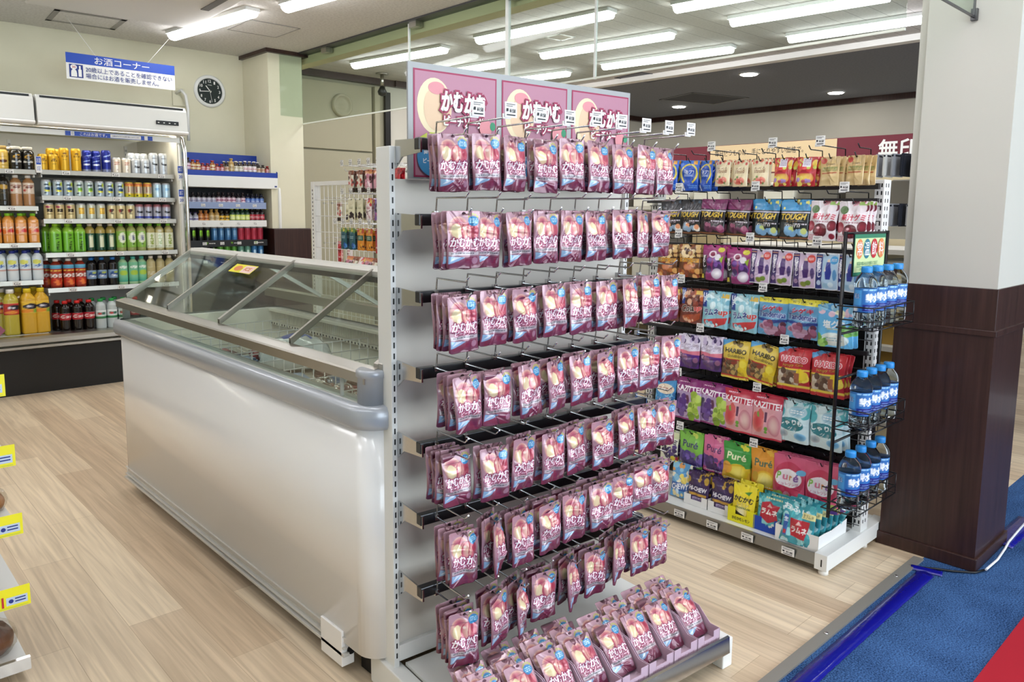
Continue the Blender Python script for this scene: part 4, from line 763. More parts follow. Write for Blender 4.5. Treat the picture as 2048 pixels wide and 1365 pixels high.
for k in range(72):
    y = FY0+.08+k*.0245
    if y < FY1-.06: bx(bm, 1.5512, y, .642, 1.5522, y+.009, .650)
ob('vent_row', bm, BLACK, t, WF)
bm = B()
for y in (1.75, 2.1, 2.45, 2.8, 3.1):
    for z in (.60, .64, .68): tube(bm, [(FX+.06, y, z), (1.55, y, z)], .002, 5)
    for x in np.linspace(FX+.06, 1.55, 16): tube(bm, [(x, y, .46), (x, y, .68)], .0016, 5)
ob('divider', bm, CORDW, t, WF)
bm = B(); bx(bm, FX+.012, FY0+.14, .712, FX+.02, FY0+.145, .76)
for k in range(6): bx(bm, FX+.024, FY0+.12+k*.13, .752, FX+.0255, FY0+.2+k*.13, .775)
ob('price_strip', bm, CARD, t, WF)
bm = B(); bx(bm, FX+.055, FY0+.065, .44, 1.565, FY1-.055, .47); ob('load_floor', bm, LINER, t, WF)
# frozen goods
ICE = [mat('ice_pack_a', 'a65a5e', .3), mat('ice_pack_b', 'd6cfc4', .3), mat('ice_pack_c', '7c8fae', .3), mat('ice_pack_d', '6a4038', .35), mat('ice_pack_e', 'b9a888', .35)]
DOME = pane_mat('dome_clear', 'f2f4f2', .10, .5)
cupm = []
for k in range(3):
    bm = B(); lathe(bm, [(.026, 0), (.033, .055), (.034, .06), (.0355, .061), (.0355, .066), (.03, .066)], 20); m_ = bpy.data.meshes.new('ice_cup'); bmesh.ops.recalc_face_normals(bm, faces=bm.faces[:]); bm.to_mesh(m_); bm.free(); m_.materials.append([ICE[0], ICE[3], ICE[1]][k]); cupm.append(m_)
bm = B(); lathe(bm, [(.034, .066), (.033, .082), (.026, .096), (.012, .102), (.001, .103)], 20); lidm = bpy.data.meshes.new('dome_lid'); bmesh.ops.recalc_face_normals(bm, faces=bm.faces[:]); bm.to_mesh(lidm); bm.free(); lidm.materials.append(DOME)
bm = B(); lathe(bm, [(.028, .066), (.02, .078), (.001, .084)], 16); topm = bpy.data.meshes.new('topping'); bm.to_mesh(topm); bm.free(); topm.materials.append(ICE[3])
stm = []
for k in range(4):
    bm = B(); bx(bm, -.032, -.075, 0, .032, .075, .03); bmesh.ops.bevel(bm, geom=bm.edges[:], offset=.010, segments=2, affect='EDGES'); m_ = bpy.data.meshes.new('ice_bar'); bm.to_mesh(m_); bm.free(); m_.materials.append(ICE[k]); stm.append(m_)
SEC = ['nearest', 'second nearest', 'middle', 'fourth', 'farthest']
for s_, (ya, yb) in enumerate(((1.53, 1.74), (1.77, 2.08), (2.12, 2.43), (2.47, 2.78), (2.82, 3.08))):
    for i in range(5):
        for j in range(3):
            x = FX+.105+i*.105; y = ya+.045+j*(yb-ya-.09)/2; z = .555
            if s_ == 3 and 1 < i: continue
            if s_ in (0, 1): o = ob('ice_cream_cup', cupm[(i+s_) % 3], None, None, (x, y, z+.0005), (0, 0, rnd.uniform(0, 6))); l = 'domed dessert cup'; ob('dome_lid', lidm, None, o, label='clear dome lid'); ob('topping', topm, None, o, label='dark topping'); nm = 'cup'
            else: o = ob('ice_cream_bar', stm[(i+j+s_) % 4], None, None, (x, y, z+.001), (0, 0, R(rnd.uniform(-20, 20)))); l = 'wrapped ice bar'; nm = 'ice cream'
            tag(o, '%s in the %s freezer section, %s from the front rail, %s' % (l, SEC[s_], ORD[i+1], ['near end', 'centre', 'far end'][j]), nm, 'ice creams in the freezer')
bm = B(); bx(bm, FX+.06, 1.53, .471, 1.545, 3.24, .555); tag(ob('stock_tray', bm, mat('tray_grey', 'c8c4ba', .5)), 'pale raised tray under the ice creams inside the freezer', 'tray')
t2 = thing('ice_bag', 'large clear bag of ice with a blue round label in the freezer middle', 'ice', (1.36, 2.66, .556)); bm = B(); bmesh.ops.create_icosphere(bm, subdivisions=4, radius=.12); r9 = random.Random(5)
for v in bm.verts: v.co = Vector((v.co.x*1.1, v.co.y*1.15, max(v.co.z, -.06)*.62+.052))+Vector((r9.uniform(-1, 1), r9.uniform(-1, 1), r9.uniform(-1, 1)))*.004*(v.co.z > -.05)
for f in bm.faces: f.smooth = True
ob('bag', bm, mat('ice_clear', 'dfe6ea', .15, coat=.6), t2); bm = B()
for q in range(2): pass
g_ = [[bm.verts.new((.085*k/6*math.cos(a*math.pi/12), .075*k/6*math.sin(a*math.pi/12), .134-.42*(.085*k/6)**2/.12*1.25)) for a in range(24)] for k in range(1, 7)]
for A_, B_ in zip(g_, g_[1:]):
    for k in range(24): bm.faces.new((A_[k], A_[(k+1) % 24], B_[(k+1) % 24], B_[k])).smooth = True
bm.faces.new(g_[0]); ob('label', bm, BLUEP, t2, label='round blue label')
F = Flat(); F.rect(-.09, -.022, .09, .022, 0); F.rect(.0, -.02, .085, .018, 1); F.ell(-.04, 0, .03, .014, 2); F.text('ICE', .04, 0, .05, .018, 2); o = ob('freezer_card', F.mesh('freezer_card', [YELLOWP, mat('pop_pink', 'e8c8c0', .5), ORANGE]), None, None, (1.165, 2.66, .945), (R(-55), 0, R(-90)))
tag(o, 'small yellow and pink card stuck along the freezer lid top', 'card')
# ------------------------------------------------------------------ black mesh rack with candy pouches (faces -X)
GX, GY0, GY1 = 2.60, 1.005, 1.93
t = thing('mesh_gondola', 'white post rack with black wire mesh and hooks full of candy pouches', 'display rack', (GX, GY0, 0)); WG = tuple(-c for c in t.location)
for y in (GY0, GY1-.03):
    bm = B(); bx(bm, GX, y, .07, GX+.055, y+.03, 1.275)
    for yy in (y+.005, y+.018):
        z = .10
        while z < 1.25: bx(bm, GX-.0006, yy, z, GX+.001, yy+.005, z+.013, 1); z += .025
    for xx in (GX+.012, GX+.032):
        z = .10
        while z < 1.25: bx(bm, xx, y-.0006, z, xx+.006, y+.001, z+.013, 1); z += .025
    ob('post', bm, [WHITE, BLACK], t, WG, bevel=.001)
    bm = B(); bx(bm, 2.33, y-.008, .018, 2.80, y+.034, .072); bx(bm, 2.33-.0006, y+.008, .03, 2.332, y+.013, .055, 1); lg = ob('base_leg', bm, [WHITE, BLACK], t, WG, bevel=.003)
    bm = B(); lathe(bm, [(.016, 0), (.016, .012), (.01, .018)], 14, c=(2.352, y+.012, 0)); ob('adjuster', bm, CARD, lg); bm = B(); lathe(bm, [(.014, 0), (.014, .018)], 14, c=(2.66, y+.012, 0)); ob('adjuster', bm, CARD, lg)
bm = B(); bx(bm, 2.352, GY0+.03, .052, GX, GY1, .060); bx(bm, GX, GY0+.03, .052, 2.78, GY1, .075); ob('base_shelf', bm, WHITE, t, WG)
bm = B(); prism(bm, [(2.334, .028), (2.35, .022), (2.354, .06), (2.344, .062)], GY0+.032, GY1, ax=1)
# prism on axis y takes (x, z)
lp = ob('price_rail', bm, STEEL, t, WG)
for k, y in enumerate((1.13, 1.28, 1.42, 1.56)): ob('price_tag', RAILTAG, None, lp, (2.331, y, .043), (0, 0, R(-90)))
bm = B()
for k in range(int((GY1-GY0)/.045)+1): tube(bm, [(GX-.012, GY0+.02+k*.045, .09), (GX-.012, GY0+.02+k*.045, 1.19)], .0014, 4)
for k in range(23): tube(bm, [(GX-.014, GY0+.0, .10+k*.0495), (GX-.014, GY1, .10+k*.0495)], .0016, 4)
ob('wire_mesh', bm, BLKWIRE, t, WG)
bm = B(); bx(bm, GX+.02, GY0+.03, .08, GX+.03, GY1, .92); ob('back_panel', bm, mat('rack_shade', '1b1714', .7), t, WG)  # dark sheet added for the shadows and pouch backs behind the mesh
RZ2 = [1.352, 1.208, 1.038, .872, .702, .522, .324]
for k, z in enumerate(RZ2):
    bm = B(); bx(bm, GX-.035, GY0+.005, z-.008, GX-.02, GY1, z+.006)
    if k == 0: bm.free(); bm = B(); bx(bm, GX-.035, GY0+.005, 1.243, GX-.018, GY1, 1.262)
    ob('hook_bar', bm, mat('bar_black', '3c3c3f', .35, .6), t, WG)
G2P = {
1: [('blue',1.748,1.360,0),('blue',1.658,1.356,0),('blue',1.586,1.353,24),('cream',1.518,1.352,6),('cream',1.446,1.349,8),('cream',1.373,1.349,0),('fruit',1.286,1.351,14),('fruit',1.203,1.350,6),('kraft',1.125,1.347,8),('kraft',1.042,1.348,22)],
2: [('toughw',1.735,1.210,0),('toughw',1.647,1.210,4),('toughp',1.548,1.211,0),('toughp',1.445,1.209,8),('toughb',1.341,1.210,0),('toughb',1.234,1.208,0),('cherry',1.134,1.204,0),('cherry',1.040,1.202,0)],
3: [('brown',1.745,1.039,0),('brown',1.642,1.043,0),('grapeb',1.538,1.044,0),('grapeb',1.439,1.038,0),('ninjap',1.352,1.037,0),('ninjap',1.272,1.037,0),('ninjap',1.194,1.033,0),('ninjab',1.116,1.033,0),('ninjab',1.042,1.032,4)],
4: [('colaup',1.728,.875,0),('colaup',1.623,.876,0),('ramup',1.521,.873,0),('ramup',1.405,.872,0),('tandem',1.295,.870,0),('tandem',1.185,.871,0),('salt',1.078,.865,0)],
5: [('grapew',1.630,.699,0),('grapew',1.534,.703,0),('bears',1.429,.700,0),('bears',1.315,.700,0),('cola',1.208,.702,0),('cola',1.09,.701,0)],
6: [('bluec',1.730,.513,0),('kazp',1.622,.525,0),('kazp',1.512,.526,0),('kazr',1.409,.522,0),('kazr',1.298,.523,0),('teal',1.198,.519,0),('teal',1.082,.520,0)],
7: [('grapeg',1.705,.305,0),('pureg',1.604,.321,0),('purep',1.499,.327,0),('purel',1.405,.322,0),('pureo',1.300,.325,0),('purer',1.203,.324,0),('purer',1.09,.324,0)]}
DESC = dict(blue='blue mint candy bag', cream='cream strawberry pouch', fruit='red and yellow fruit pouch', kraft='tan kraft snack pouch', toughw='black gummy bag with peach cube', toughp='purple topped black gummy bag', toughb='blue topped mini gummy bag', cherry='white cherry gummy bag',
  brown='gold brown nut bag', grapeb='pink grape candy pouch', ninjap='purple ninja candy pouch', ninjab='blue ninja candy pouch', colaup='red brown cola candy bag', ramup='pale blue soda candy bag', tandem='blue and yellow candy bag', salt='sky blue salt gummy bag', grapew='white and purple grape bag', bears='gold gummy bear bag', cola='red cola gummy bag',
  bluec='blue crunchy candy bag', kazp='purple grape gummy bag', kazr='red strawberry gummy bag', teal='teal and white gummy bag', grapeg='white grape gummy pouch', pureg='green grape gummy pouch', purep='pink grape gummy pouch', purel='green and yellow lemon pouch', pureo='orange citrus gummy pouch', purer='pink ring gummy pouch')
pg = hook_proto(.112, .03, .09, mat('hook_dark', '3a3a3c', .25, .9), False); pgt = hook_proto(.112, .036, .19, MATS['hook_dark'], True)
pgt_used = pg_used = False
for r_, lst in G2P.items():
    n = len(lst)
    for i, (k, y, z, yaw) in enumerate(lst):
        tagd = (i % 3 == 1) if r_ > 1 else (i in (3, 6, 8))
        pos = (GX-.03, y, z-.006); lab = 'black hook, %s in the %s row of the black mesh rack' % (nth(n-1-i, n, 'right', 'left'), row_name(r_-1))
        if tagd:
            h = dup(pgt, pos, (0, 0, R(-90)), lab) if pgt_used else pgt
            if not pgt_used: pgt.location = pos; pgt.rotation_euler = (0, 0, R(-90)); pgt['label'] = lab; pgt_used = True
        else:
            h = dup(pg, pos, (0, 0, R(-90)), lab) if pg_used else pg
            if not pg_used: pg.location = pos; pg.rotation_euler = (0, 0, R(-90)); pg['label'] = lab; pg_used = True
        h['group'] = 'hooks of the black mesh rack'
        pil = k in ('bears', 'cola', 'kazp', 'kazr', 'tandem', 'brown', 'colaup')
        for j in range(3 if i > n-3 else 2):
            m_ = pack_mesh(k, pil, j % 2 if j < 2 else 0)
            o = bpy.data.objects.new('candy_pouch', m_); COL.objects.link(o)
            o.location = (2.462+.02*j, y-(.010*j if yaw else .003*j), z-.006); roll = 11 if (k == 'bears' and i == 3) else rnd.uniform(-2, 2)
            o.rotation_euler = (R(rnd.uniform(-4, 1)), R(roll), R(-90-yaw+rnd.uniform(-3, 3)))
            tag(o, '%s, %s, %s, %s mesh rack row' % (DESC[k], ['front', 'second', 'third'][j], hk(n-1-i, n, 'right', 'left'), row_name(r_-1)), 'candy', 'candy pouches on the black mesh rack')
# base row: standing pouches and cartons
def stand(k, x, y, z, lab, lean=-8, yaw=0, pil=False):
    o = bpy.data.objects.new('candy_pouch', pack_mesh(k, pil, 0)); COL.objects.link(o); H = D[k][1]
    o.location = (x, y, z+.952*H); o.rotation_euler = (R(lean), 0, R(-90+yaw)); return tag(o, lab, 'candy', 'pouches on the base of the mesh rack')
for j in range(3): stand('chewb', 2.44+.04*j, 1.623+.004*j, .064, 'blue and yellow chewy bag, %s, left on the mesh rack base' % ['front', 'second', 'third'][j])
for i, y in enumerate((1.535, 1.435)):
    c = ob('display_carton', carton(.105, .2, .04, .06, CARD), None, None, (2.60, y, .061), (0, 0, R(-90))); tag(c, 'white open carton of dark purple bags, %s one on the base' % ['left', 'right'][i], 'carton')
    for j in range(6): stand('hichew', 2.425+.028*j, y+rnd.uniform(-.004, .004), .066, 'dark purple chew bag, %s in the %s white carton' % (['front', 'second', 'third', 'fourth', 'fifth', 'sixth'][j], ['left', 'right'][i]), -6)
c = ob('display_carton', carton(.104, .2, .055, .07, YELLOWP), None, None, (2.58, 1.335, .061), (0, 0, R(-90))); tag(c, 'bright yellow open carton on the mesh rack base', 'carton')
F = Flat(); F.text('かむかむレモン', 0, 0, .07, .012, 0); ob('carton_print', F.mesh('carton_print', [INK]), None, c, (0, -.2003, .016))
for j in range(3): stand('lemon', 2.405+.045*j, 1.335, .065, 'yellow lemon gummy pouch, %s in the yellow carton' % ['front', 'second', 'third'][j], -7)
c = ob('display_carton', carton(.108, .2, .05, .07, BLUEP), None, None, (2.58, 1.232, .061), (0, 0, R(-90))); tag(c, 'blue open carton of teal bags on the mesh rack base', 'carton')
for j in range(5): stand('ramune', 2.402+.036*j, 1.232+rnd.uniform(-.004, .004), .065, 'teal soda candy bag, %s in the blue carton' % ['front', 'second', 'third', 'fourth', 'fifth'][j], -7)
c = ob('display_carton', carton(.15, .21, .055, .06, CARD), None, None, (2.565, 1.115, .061), (0, 0, R(-90))); tag(c, 'white open carton of teal bags at the right end of the base', 'carton')
F = Flat(); F.text('おふぃ生ラムネ', 0, 0, .06, .012, 0); ob('carton_print', F.mesh('carton_print', [REDP]), None, c, (0, -.2103, .018))
for j in range(5): stand('ramune2', 2.375+.035*j, 1.118-.006*j, .064, 'large teal soda candy bag, %s in the white carton' % ['front', 'second', 'third', 'fourth', 'fifth'][j], -8, -3*j)
o = stand('ramune', 2.545, 1.055, .075, 'teal soda candy bag tipped sideways behind the white carton', -14, -18); o.rotation_euler.y = R(16)

# ------------------------------------------------------------------ wire bottle rack on the rack end with water bottles
t = thing('bottle_rack', 'black wire rack with three baskets of water bottles on the rack end', 'bottle rack', (2.345, .96, .20)); WB = tuple(-c for c in t.location)
bm = B()
for x in (2.285, 2.60): tube(bm, [(x, .985, .22), (x, .985, 1.11)], .006, 6)
for z in (.24, .46, .66, .80, 1.105): tube(bm, [(2.285, .985, z), (2.60, .985, z)], .004, 6)
ob('frame', bm, BLKWIRE, t, WB)
LV = [.828, .512, .272]; X0 = [2.300, 2.318, 2.272]; XP = [.079, .068, .074]
ARTW = Art(.17, .085, 620, '2a6cb4', [('r_', 0, .72, 1, 1, '2a6aae'), ('r_', .18, .3, .36, .92, '4a9ad8'), ('t', '特水', .27, .68, .12, .2, 'f2f6fa', '1c4a90', .08), ('r_', .2, .06, .3, .24, 'e8eef4'), ('r_', .4, .08, 1, .34, '14207e'), ('t', '特水', .56, .62, .24, .34, 'eef4fa', '24549a', .06, 0, .1, .03), ('lines', .44, .12, .8, .3, 2, '7a9ad0'), ('t', '特水', .86, .62, .2, .34, 'eef4fa', '24549a', .06, 0, .1, .03), ('lines', .4, .9, .95, .98, 1, 'a0d0f0'), ('r_', 0, 0, 1, .05, '2a6ab8')])
bprof = [(.02, .0), (.029, .002), (.0315, .008), (.0315, .018), (.029, .022), (.0315, .027), (.0315, .045), (.0305, .05), (.0305, .118), (.032, .122), (.0315, .132), (.026, .147), (.018, .158), (.0135, .164), (.0135, .170)]
bm = B(); lathe(bm, bprof, 26); bme = bpy.data.meshes.new('water_bottle'); bmesh.ops.recalc_face_normals(bm, faces=bm.faces[:]); bm.to_mesh(bme); bm.free(); bme.materials.append(PET)
labm = wrap('label', [(.0309, .045+.073*k/44) for k in range(45)], ARTW, .045, .118, 'ffffff', MATS['print'], 48, 300)
for p in list(labm.polygons): pass
bm = B(); lathe(bm, [(.0155, .163), (.0158, .165), (.0158, .176), (.0148, .181), (.002, .1815)], 22); cpm = bpy.data.meshes.new('cap'); bmesh.ops.recalc_face_normals(bm, faces=bm.faces[:]); bm.to_mesh(cpm); bm.free(); cpm.materials.append(mat('cap_blue', '2a86cc', .35))
w0 = None
for r_ in range(3):
    z = LV[r_]; xa, xb = X0[r_]-.04, X0[r_]+XP[r_]*3+.034
    bm = B()
    for zz in (z-.004, z+.022, z+.062): tube(bm, [(xa, .985, zz), (xa, .878, zz), (xb, .878, zz), (xb, .985, zz)] if zz > z else [(xa, .985, zz), (xa, .878, zz), (xb, .878, zz), (xb, .985, zz), (xa, .985, zz)], .0022, 5)
    for x in np.linspace(xa, xb, 5): tube(bm, [(x, .985, z-.004), (x, .878, z-.004), (x, .878, z+.062)], .0018, 5)
    for y in (.905, .94): tube(bm, [(xa, y, z-.003), (xb, y, z-.003)], .0018, 5)
    ob('basket', bm, BLKWIRE, t, WB)
    for k in range(4):
        lab = 'blue capped water bottle, %s in the %s basket of the wire rack' % (nth(k, 4), ['top', 'middle', 'bottom'][r_]); pos = (X0[r_]+XP[r_]*k, .922, z); rot = (0, 0, R(-48+rnd.uniform(-8, 8)))
        if w0 is None:
            w0 = ob('water_bottle', bme, None, None, pos, rot); ob('label', labm, None, w0, label='blue printed wrap label'); ob('cap', cpm, None, w0, label='blue screw cap'); tag(w0, lab, 'bottle', 'water bottles in the wire rack')
        else: dup(w0, pos, rot, lab)
F = Flat(); F.rect(-.115, -.062, .115, .062, 0); F.rect(-.111, -.052, .111, .050, 1)
for k, (ch, m_) in enumerate((('常', 2), ('温', 3), ('飲', 4), ('料', 2))): F.ell(-.078+.052*k, .018, .025, .03, m_); F.text(ch, -.078+.052*k, .018, .036, .042, 5, bold=.006)
F.text('常温の飲みものを揃えてます', -.02, -.026, .15, .012, 0, bold=.008); F.rect(-.1, -.036, .06, -.0345, 0); F.text('ご利用ください', -.04, -.043, .08, .008, 0)
t2 = thing('rack_sign', 'small green bordered drinks sign standing above the top water bottles', 'sign', (2.405, .96, 1.04)); ob('print', F.mesh('print', [mat('sign_green', '2f7a5a', .5), mat('sign_pale', 'c9d8a0', .5), ORANGE, mat('sign_teal', '2f7484', .5), REDP, CARD]), None, t2, (0, -.001, 0))
bm = B(); bx(bm, -.118, 0, -.064, .118, .003, .066); ob('backing', bm, BLACK, t2)

# ------------------------------------------------------------------ open drinks cooler on the left
CX0, CX1 = -.75, 1.985
t = thing('open_cooler', 'long white open fronted drinks cooler along the back wall', 'cooler', (1.1, 5.4, 0)); WC = tuple(-c for c in t.location)
bm = B(); bx(bm, CX0, 5.44, 0, CX1, 6.4, .285); ob('kick', bm, BLACKW, t, WC)
bm = B(); prism(bm, [(5.40, .285), (5.375, .295), (5.375, .31), (5.39, .315), (5.37, .325), (5.37, .35), (5.395, .365), (5.45, .372), (5.45, .285)], CX0, CX1, ax=0); ob('bumper_rail', bm, STEEL, t, WC)
bm = B(); bx(bm, CX0, 6.30, .28, CX1, 6.45, 1.66); bx(bm, 1.955, 5.47, .28, CX1, 6.42, 1.66); ob('cabinet', bm, LINER, t, WC)
bm = B(); tube(bm, [(1.99, 5.44, .36), (1.99, 5.42, 1.0), (1.99, 5.42, 1.55), (1.99, 5.45, 1.63), (1.99, 5.55, 1.67)], .013, 8); tube(bm, [(1.972, 5.47, .36), (1.972, 5.46, 1.58), (1.972, 5.52, 1.64)], .012, 8, 1); ob('side_rail', bm, [CHROME, WHITE], t, WC)
bm = B(); bx(bm, 1.985, 5.44, .36, 1.992, 6.3, 1.62); ob('side_glass', bm, GLASS, t, WC)
for a0, a1 in ((CX0, 1.09), (1.105, CX1)):
    bm = B(); prism(bm, [(5.37, 1.83), (5.345, 1.80), (5.335, 1.675), (5.345, 1.65), (5.40, 1.645), (6.4, 1.72), (6.4, 1.83)], a0, a1, ax=0); cn = ob('canopy', bm, mat('canopy_white', 'dcdbd5', .4), t, WC, bevel=.003)
    bm = B(); bx(bm, a0+.02, 5.352, 1.812, a1-.02, 5.359, 1.824); ob('top_slot', bm, BLACK, cn)
    bm = B(); prism(bm, [(5.33, 1.652), (5.322, 1.662), (5.33, 1.672), (5.34, 1.665)], a0, a1, ax=0); ob('lip', bm, CARD, cn)
    bm = B(); bx(bm, a0+.05, 5.50, 1.628, a1-.05, 5.56, 1.640); ob('led_strip', bm, LEDM, cn)
bm = B(); a, b_ = pt(312, 240, 1, 5.335), pt(357, 252, 1, 5.335); bx(bm, a.x, 5.330, b_.z, b_.x, 5.336, a.z-.002); ob('control_display', bm, BLACK, t, WC)
for k in range(4): bm = B(); bx(bm, 1.79+.035*k, 5.328, 1.716, 1.80+.035*k, 5.3305, 1.721); ob('indicator', bm, CARD, t, WC)
bm = B(); bx(bm, CX0, 5.395, 1.60, 1.95, 5.402, 1.632); ps = ob('price_strip', bm, WHITE, t, WC)
F = Flat(); a, b_ = pt(130, 258, 1, 5.39), pt(305, 275, 1, 5.39); L_ = b_.x-a.x; F.rect(0, -.014, L_, .014, 0); F.rect(L_*.5, -.011, L_*.86, .011, 1); F.text('これはお酒です。', L_*.31, 0, L_*.3, .02, 1, bold=.006); F.text('20歳未満の飲酒は法律で禁じられています', L_*.68, .0, L_*.32, .008, 2)
F.rect(.03, -.012, .05, .012, 1); F.text('酒', .04, 0, .014, .016, 2); F.rect(L_*.9, -.012, L_*.94, .012, 1); ob('liquor_strip', F.mesh('liquor_strip', [BLUEP, CARD, NAVY]), None, t, (a.x-1.1, 5.392-5.4, 1.615))
for x in (1.11, 1.86): bm = B(); bx(bm, x, 6.285, .3, x+.02, 6.30, 1.62); slots_ = [bx(bm, x+.005+.007*q, 6.2845, .35+.03*k, x+.008+.007*q, 6.286, .365+.03*k, 1) for k in range(42) for q in (0, 1)]; ob('upright', bm, [WHITE, BLACK], t, WC)
SHR = [1.378, 1.219, 1.073, .859, .635, .352]; SHL = [1.375, 1.152, .925, .692, .362]
for zl, (a0, a1) in [(z, (1.135, 1.94)) for z in SHR]+[(z, (CX0, 1.112)) for z in SHL]:
    bm = B(); low = zl < .4; bx(bm, a0, 5.515 if not low else 5.46, zl-.012, a1, 6.27, zl+.006); sh = ob('shelf', bm, mat('shelf_grey', 'b9b9b6', .35, .3), t, WC)
    bm = B(); yf = 5.50 if not low else 5.45; prism(bm, [(yf, zl-.016), (yf+.016, zl-.02), (yf+.016, zl+.012), (yf+.004, zl+.012)], a0, a1, ax=0); ob('shelf_rail', bm, STEEL, sh)
    for k in range(3): ob('price_tag', RAILTAG, None, sh, (a0+.14+.29*k+(.6 if a0 < 0 else 0)*0+(1.0 if a0 < 0 else 0), yf-.002, zl-.003))
    for x in (a0+.006, a1-.012):
        if x < .5: continue
        bm = B(); bx(bm, x, yf+.02, zl-.034, x+.006, 6.28, zl-.01); ob('shelf_bracket', bm, WHITE, sh)
c2 = thing('liquor_tag', 'blue and white vertical liquor tag at the top shelf divider', 'tag', (1.126, 5.49, 1.42))
F = Flat(); F.rect(-.016, -.05, .016, .05, 0); F.rect(-.013, .0, .013, .047, 1); F.text('お酒', 0, .025, .02, .03, 0, bold=.004); F.text('酒', 0, -.025, .02, .025, 1); ob('print', F.mesh('print', [CARD, BLUEP]), None, c2)
for k, z in enumerate((1.40, 1.24)):
    c2 = thing('liquor_tag', 'blue and white liquor tag on the right cooler side, %s of two' % ['upper', 'lower'][k], 'tag', (1.965, 5.45, z))
    F = Flat(); F.rect(-.02, -.05, .02, .05, 0); F.rect(-.017, .0, .017, .047, 1); F.text('お酒', 0, .025, .024, .03, 0); F.text('20', 0, -.025, .024, .02, 1); ob('print', F.mesh('print', [CARD, BLUEP]), None, c2)
# ---- drinks
CANP = lambda r_, h: dense([(r_*.80, 0), (r_*.9, .002), (r_, .007), (r_, h-.012), (r_*.84, h-.002), (r_*.86, h), (r_*.78, h-.002)], .0035)
def can(name, r_, h, base, prog, silver='c4c6c8', seed=1):
    A_ = Art(.11, h, 420, base, prog, seed)
    return wrap(name, CANP(r_, h), A_, .006, h-.011, silver, MATS['can'])
def bottle(name, r_, h, liquid, base, prog, z0=.28, z1=.68, cap='e8e8e4', sq=False, shoulder=.78, neck=None, caph=.09):
    A_ = Art(.11, h*(z1-z0), 420, base, prog, 2); rn = neck or r_*.42
    pr_ = dense([(r_*.7, 0), (r_*.95, .003), (r_, .01), (r_, h*z0), (r_*1.015, h*z0+.0005), (r_*1.015, h*z1), (r_, h*z1+.0005), (r_*.98, h*shoulder), (r_*.74, h*(shoulder+.07)), (rn*1.15, h*(.985-caph)), (rn, h*(1-caph)), (rn, h*(1.005-caph))], .004)
    me = wrap(name, pr_, A_, h*z0, h*z1+.0002, liquid, MATS['drink'], 24)
    if sq:
        for v in me.vertices:
            if v.co.z < h*.8:
                a = math.atan2(v.co.y, v.co.x); k = min(1.22, 1/max(abs(math.cos(a)), abs(math.sin(a))))*.93; v.co.x *= k; v.co.y *= k
    bm = B(); rc = rn*1.18; lathe(bm, [(rc, h*(1-caph)), (rc, h*.99), (rc*.92, h), (.001, h)], 18); cm = bpy.data.meshes.new('cap'); bmesh.ops.recalc_face_normals(bm, faces=bm.faces[:]); bm.to_mesh(cm); bm.free(); cm.materials.append(mat('cap_'+cap, cap, .35))
    return (me, cm)
T = lambda s, y, c, w_=.3, h_=.12, oc=None: ('t', s, .5, y, w_, h_, c, oc, .1 if oc else .0, 0, 0, .03)
RC, RB = .0285, .029
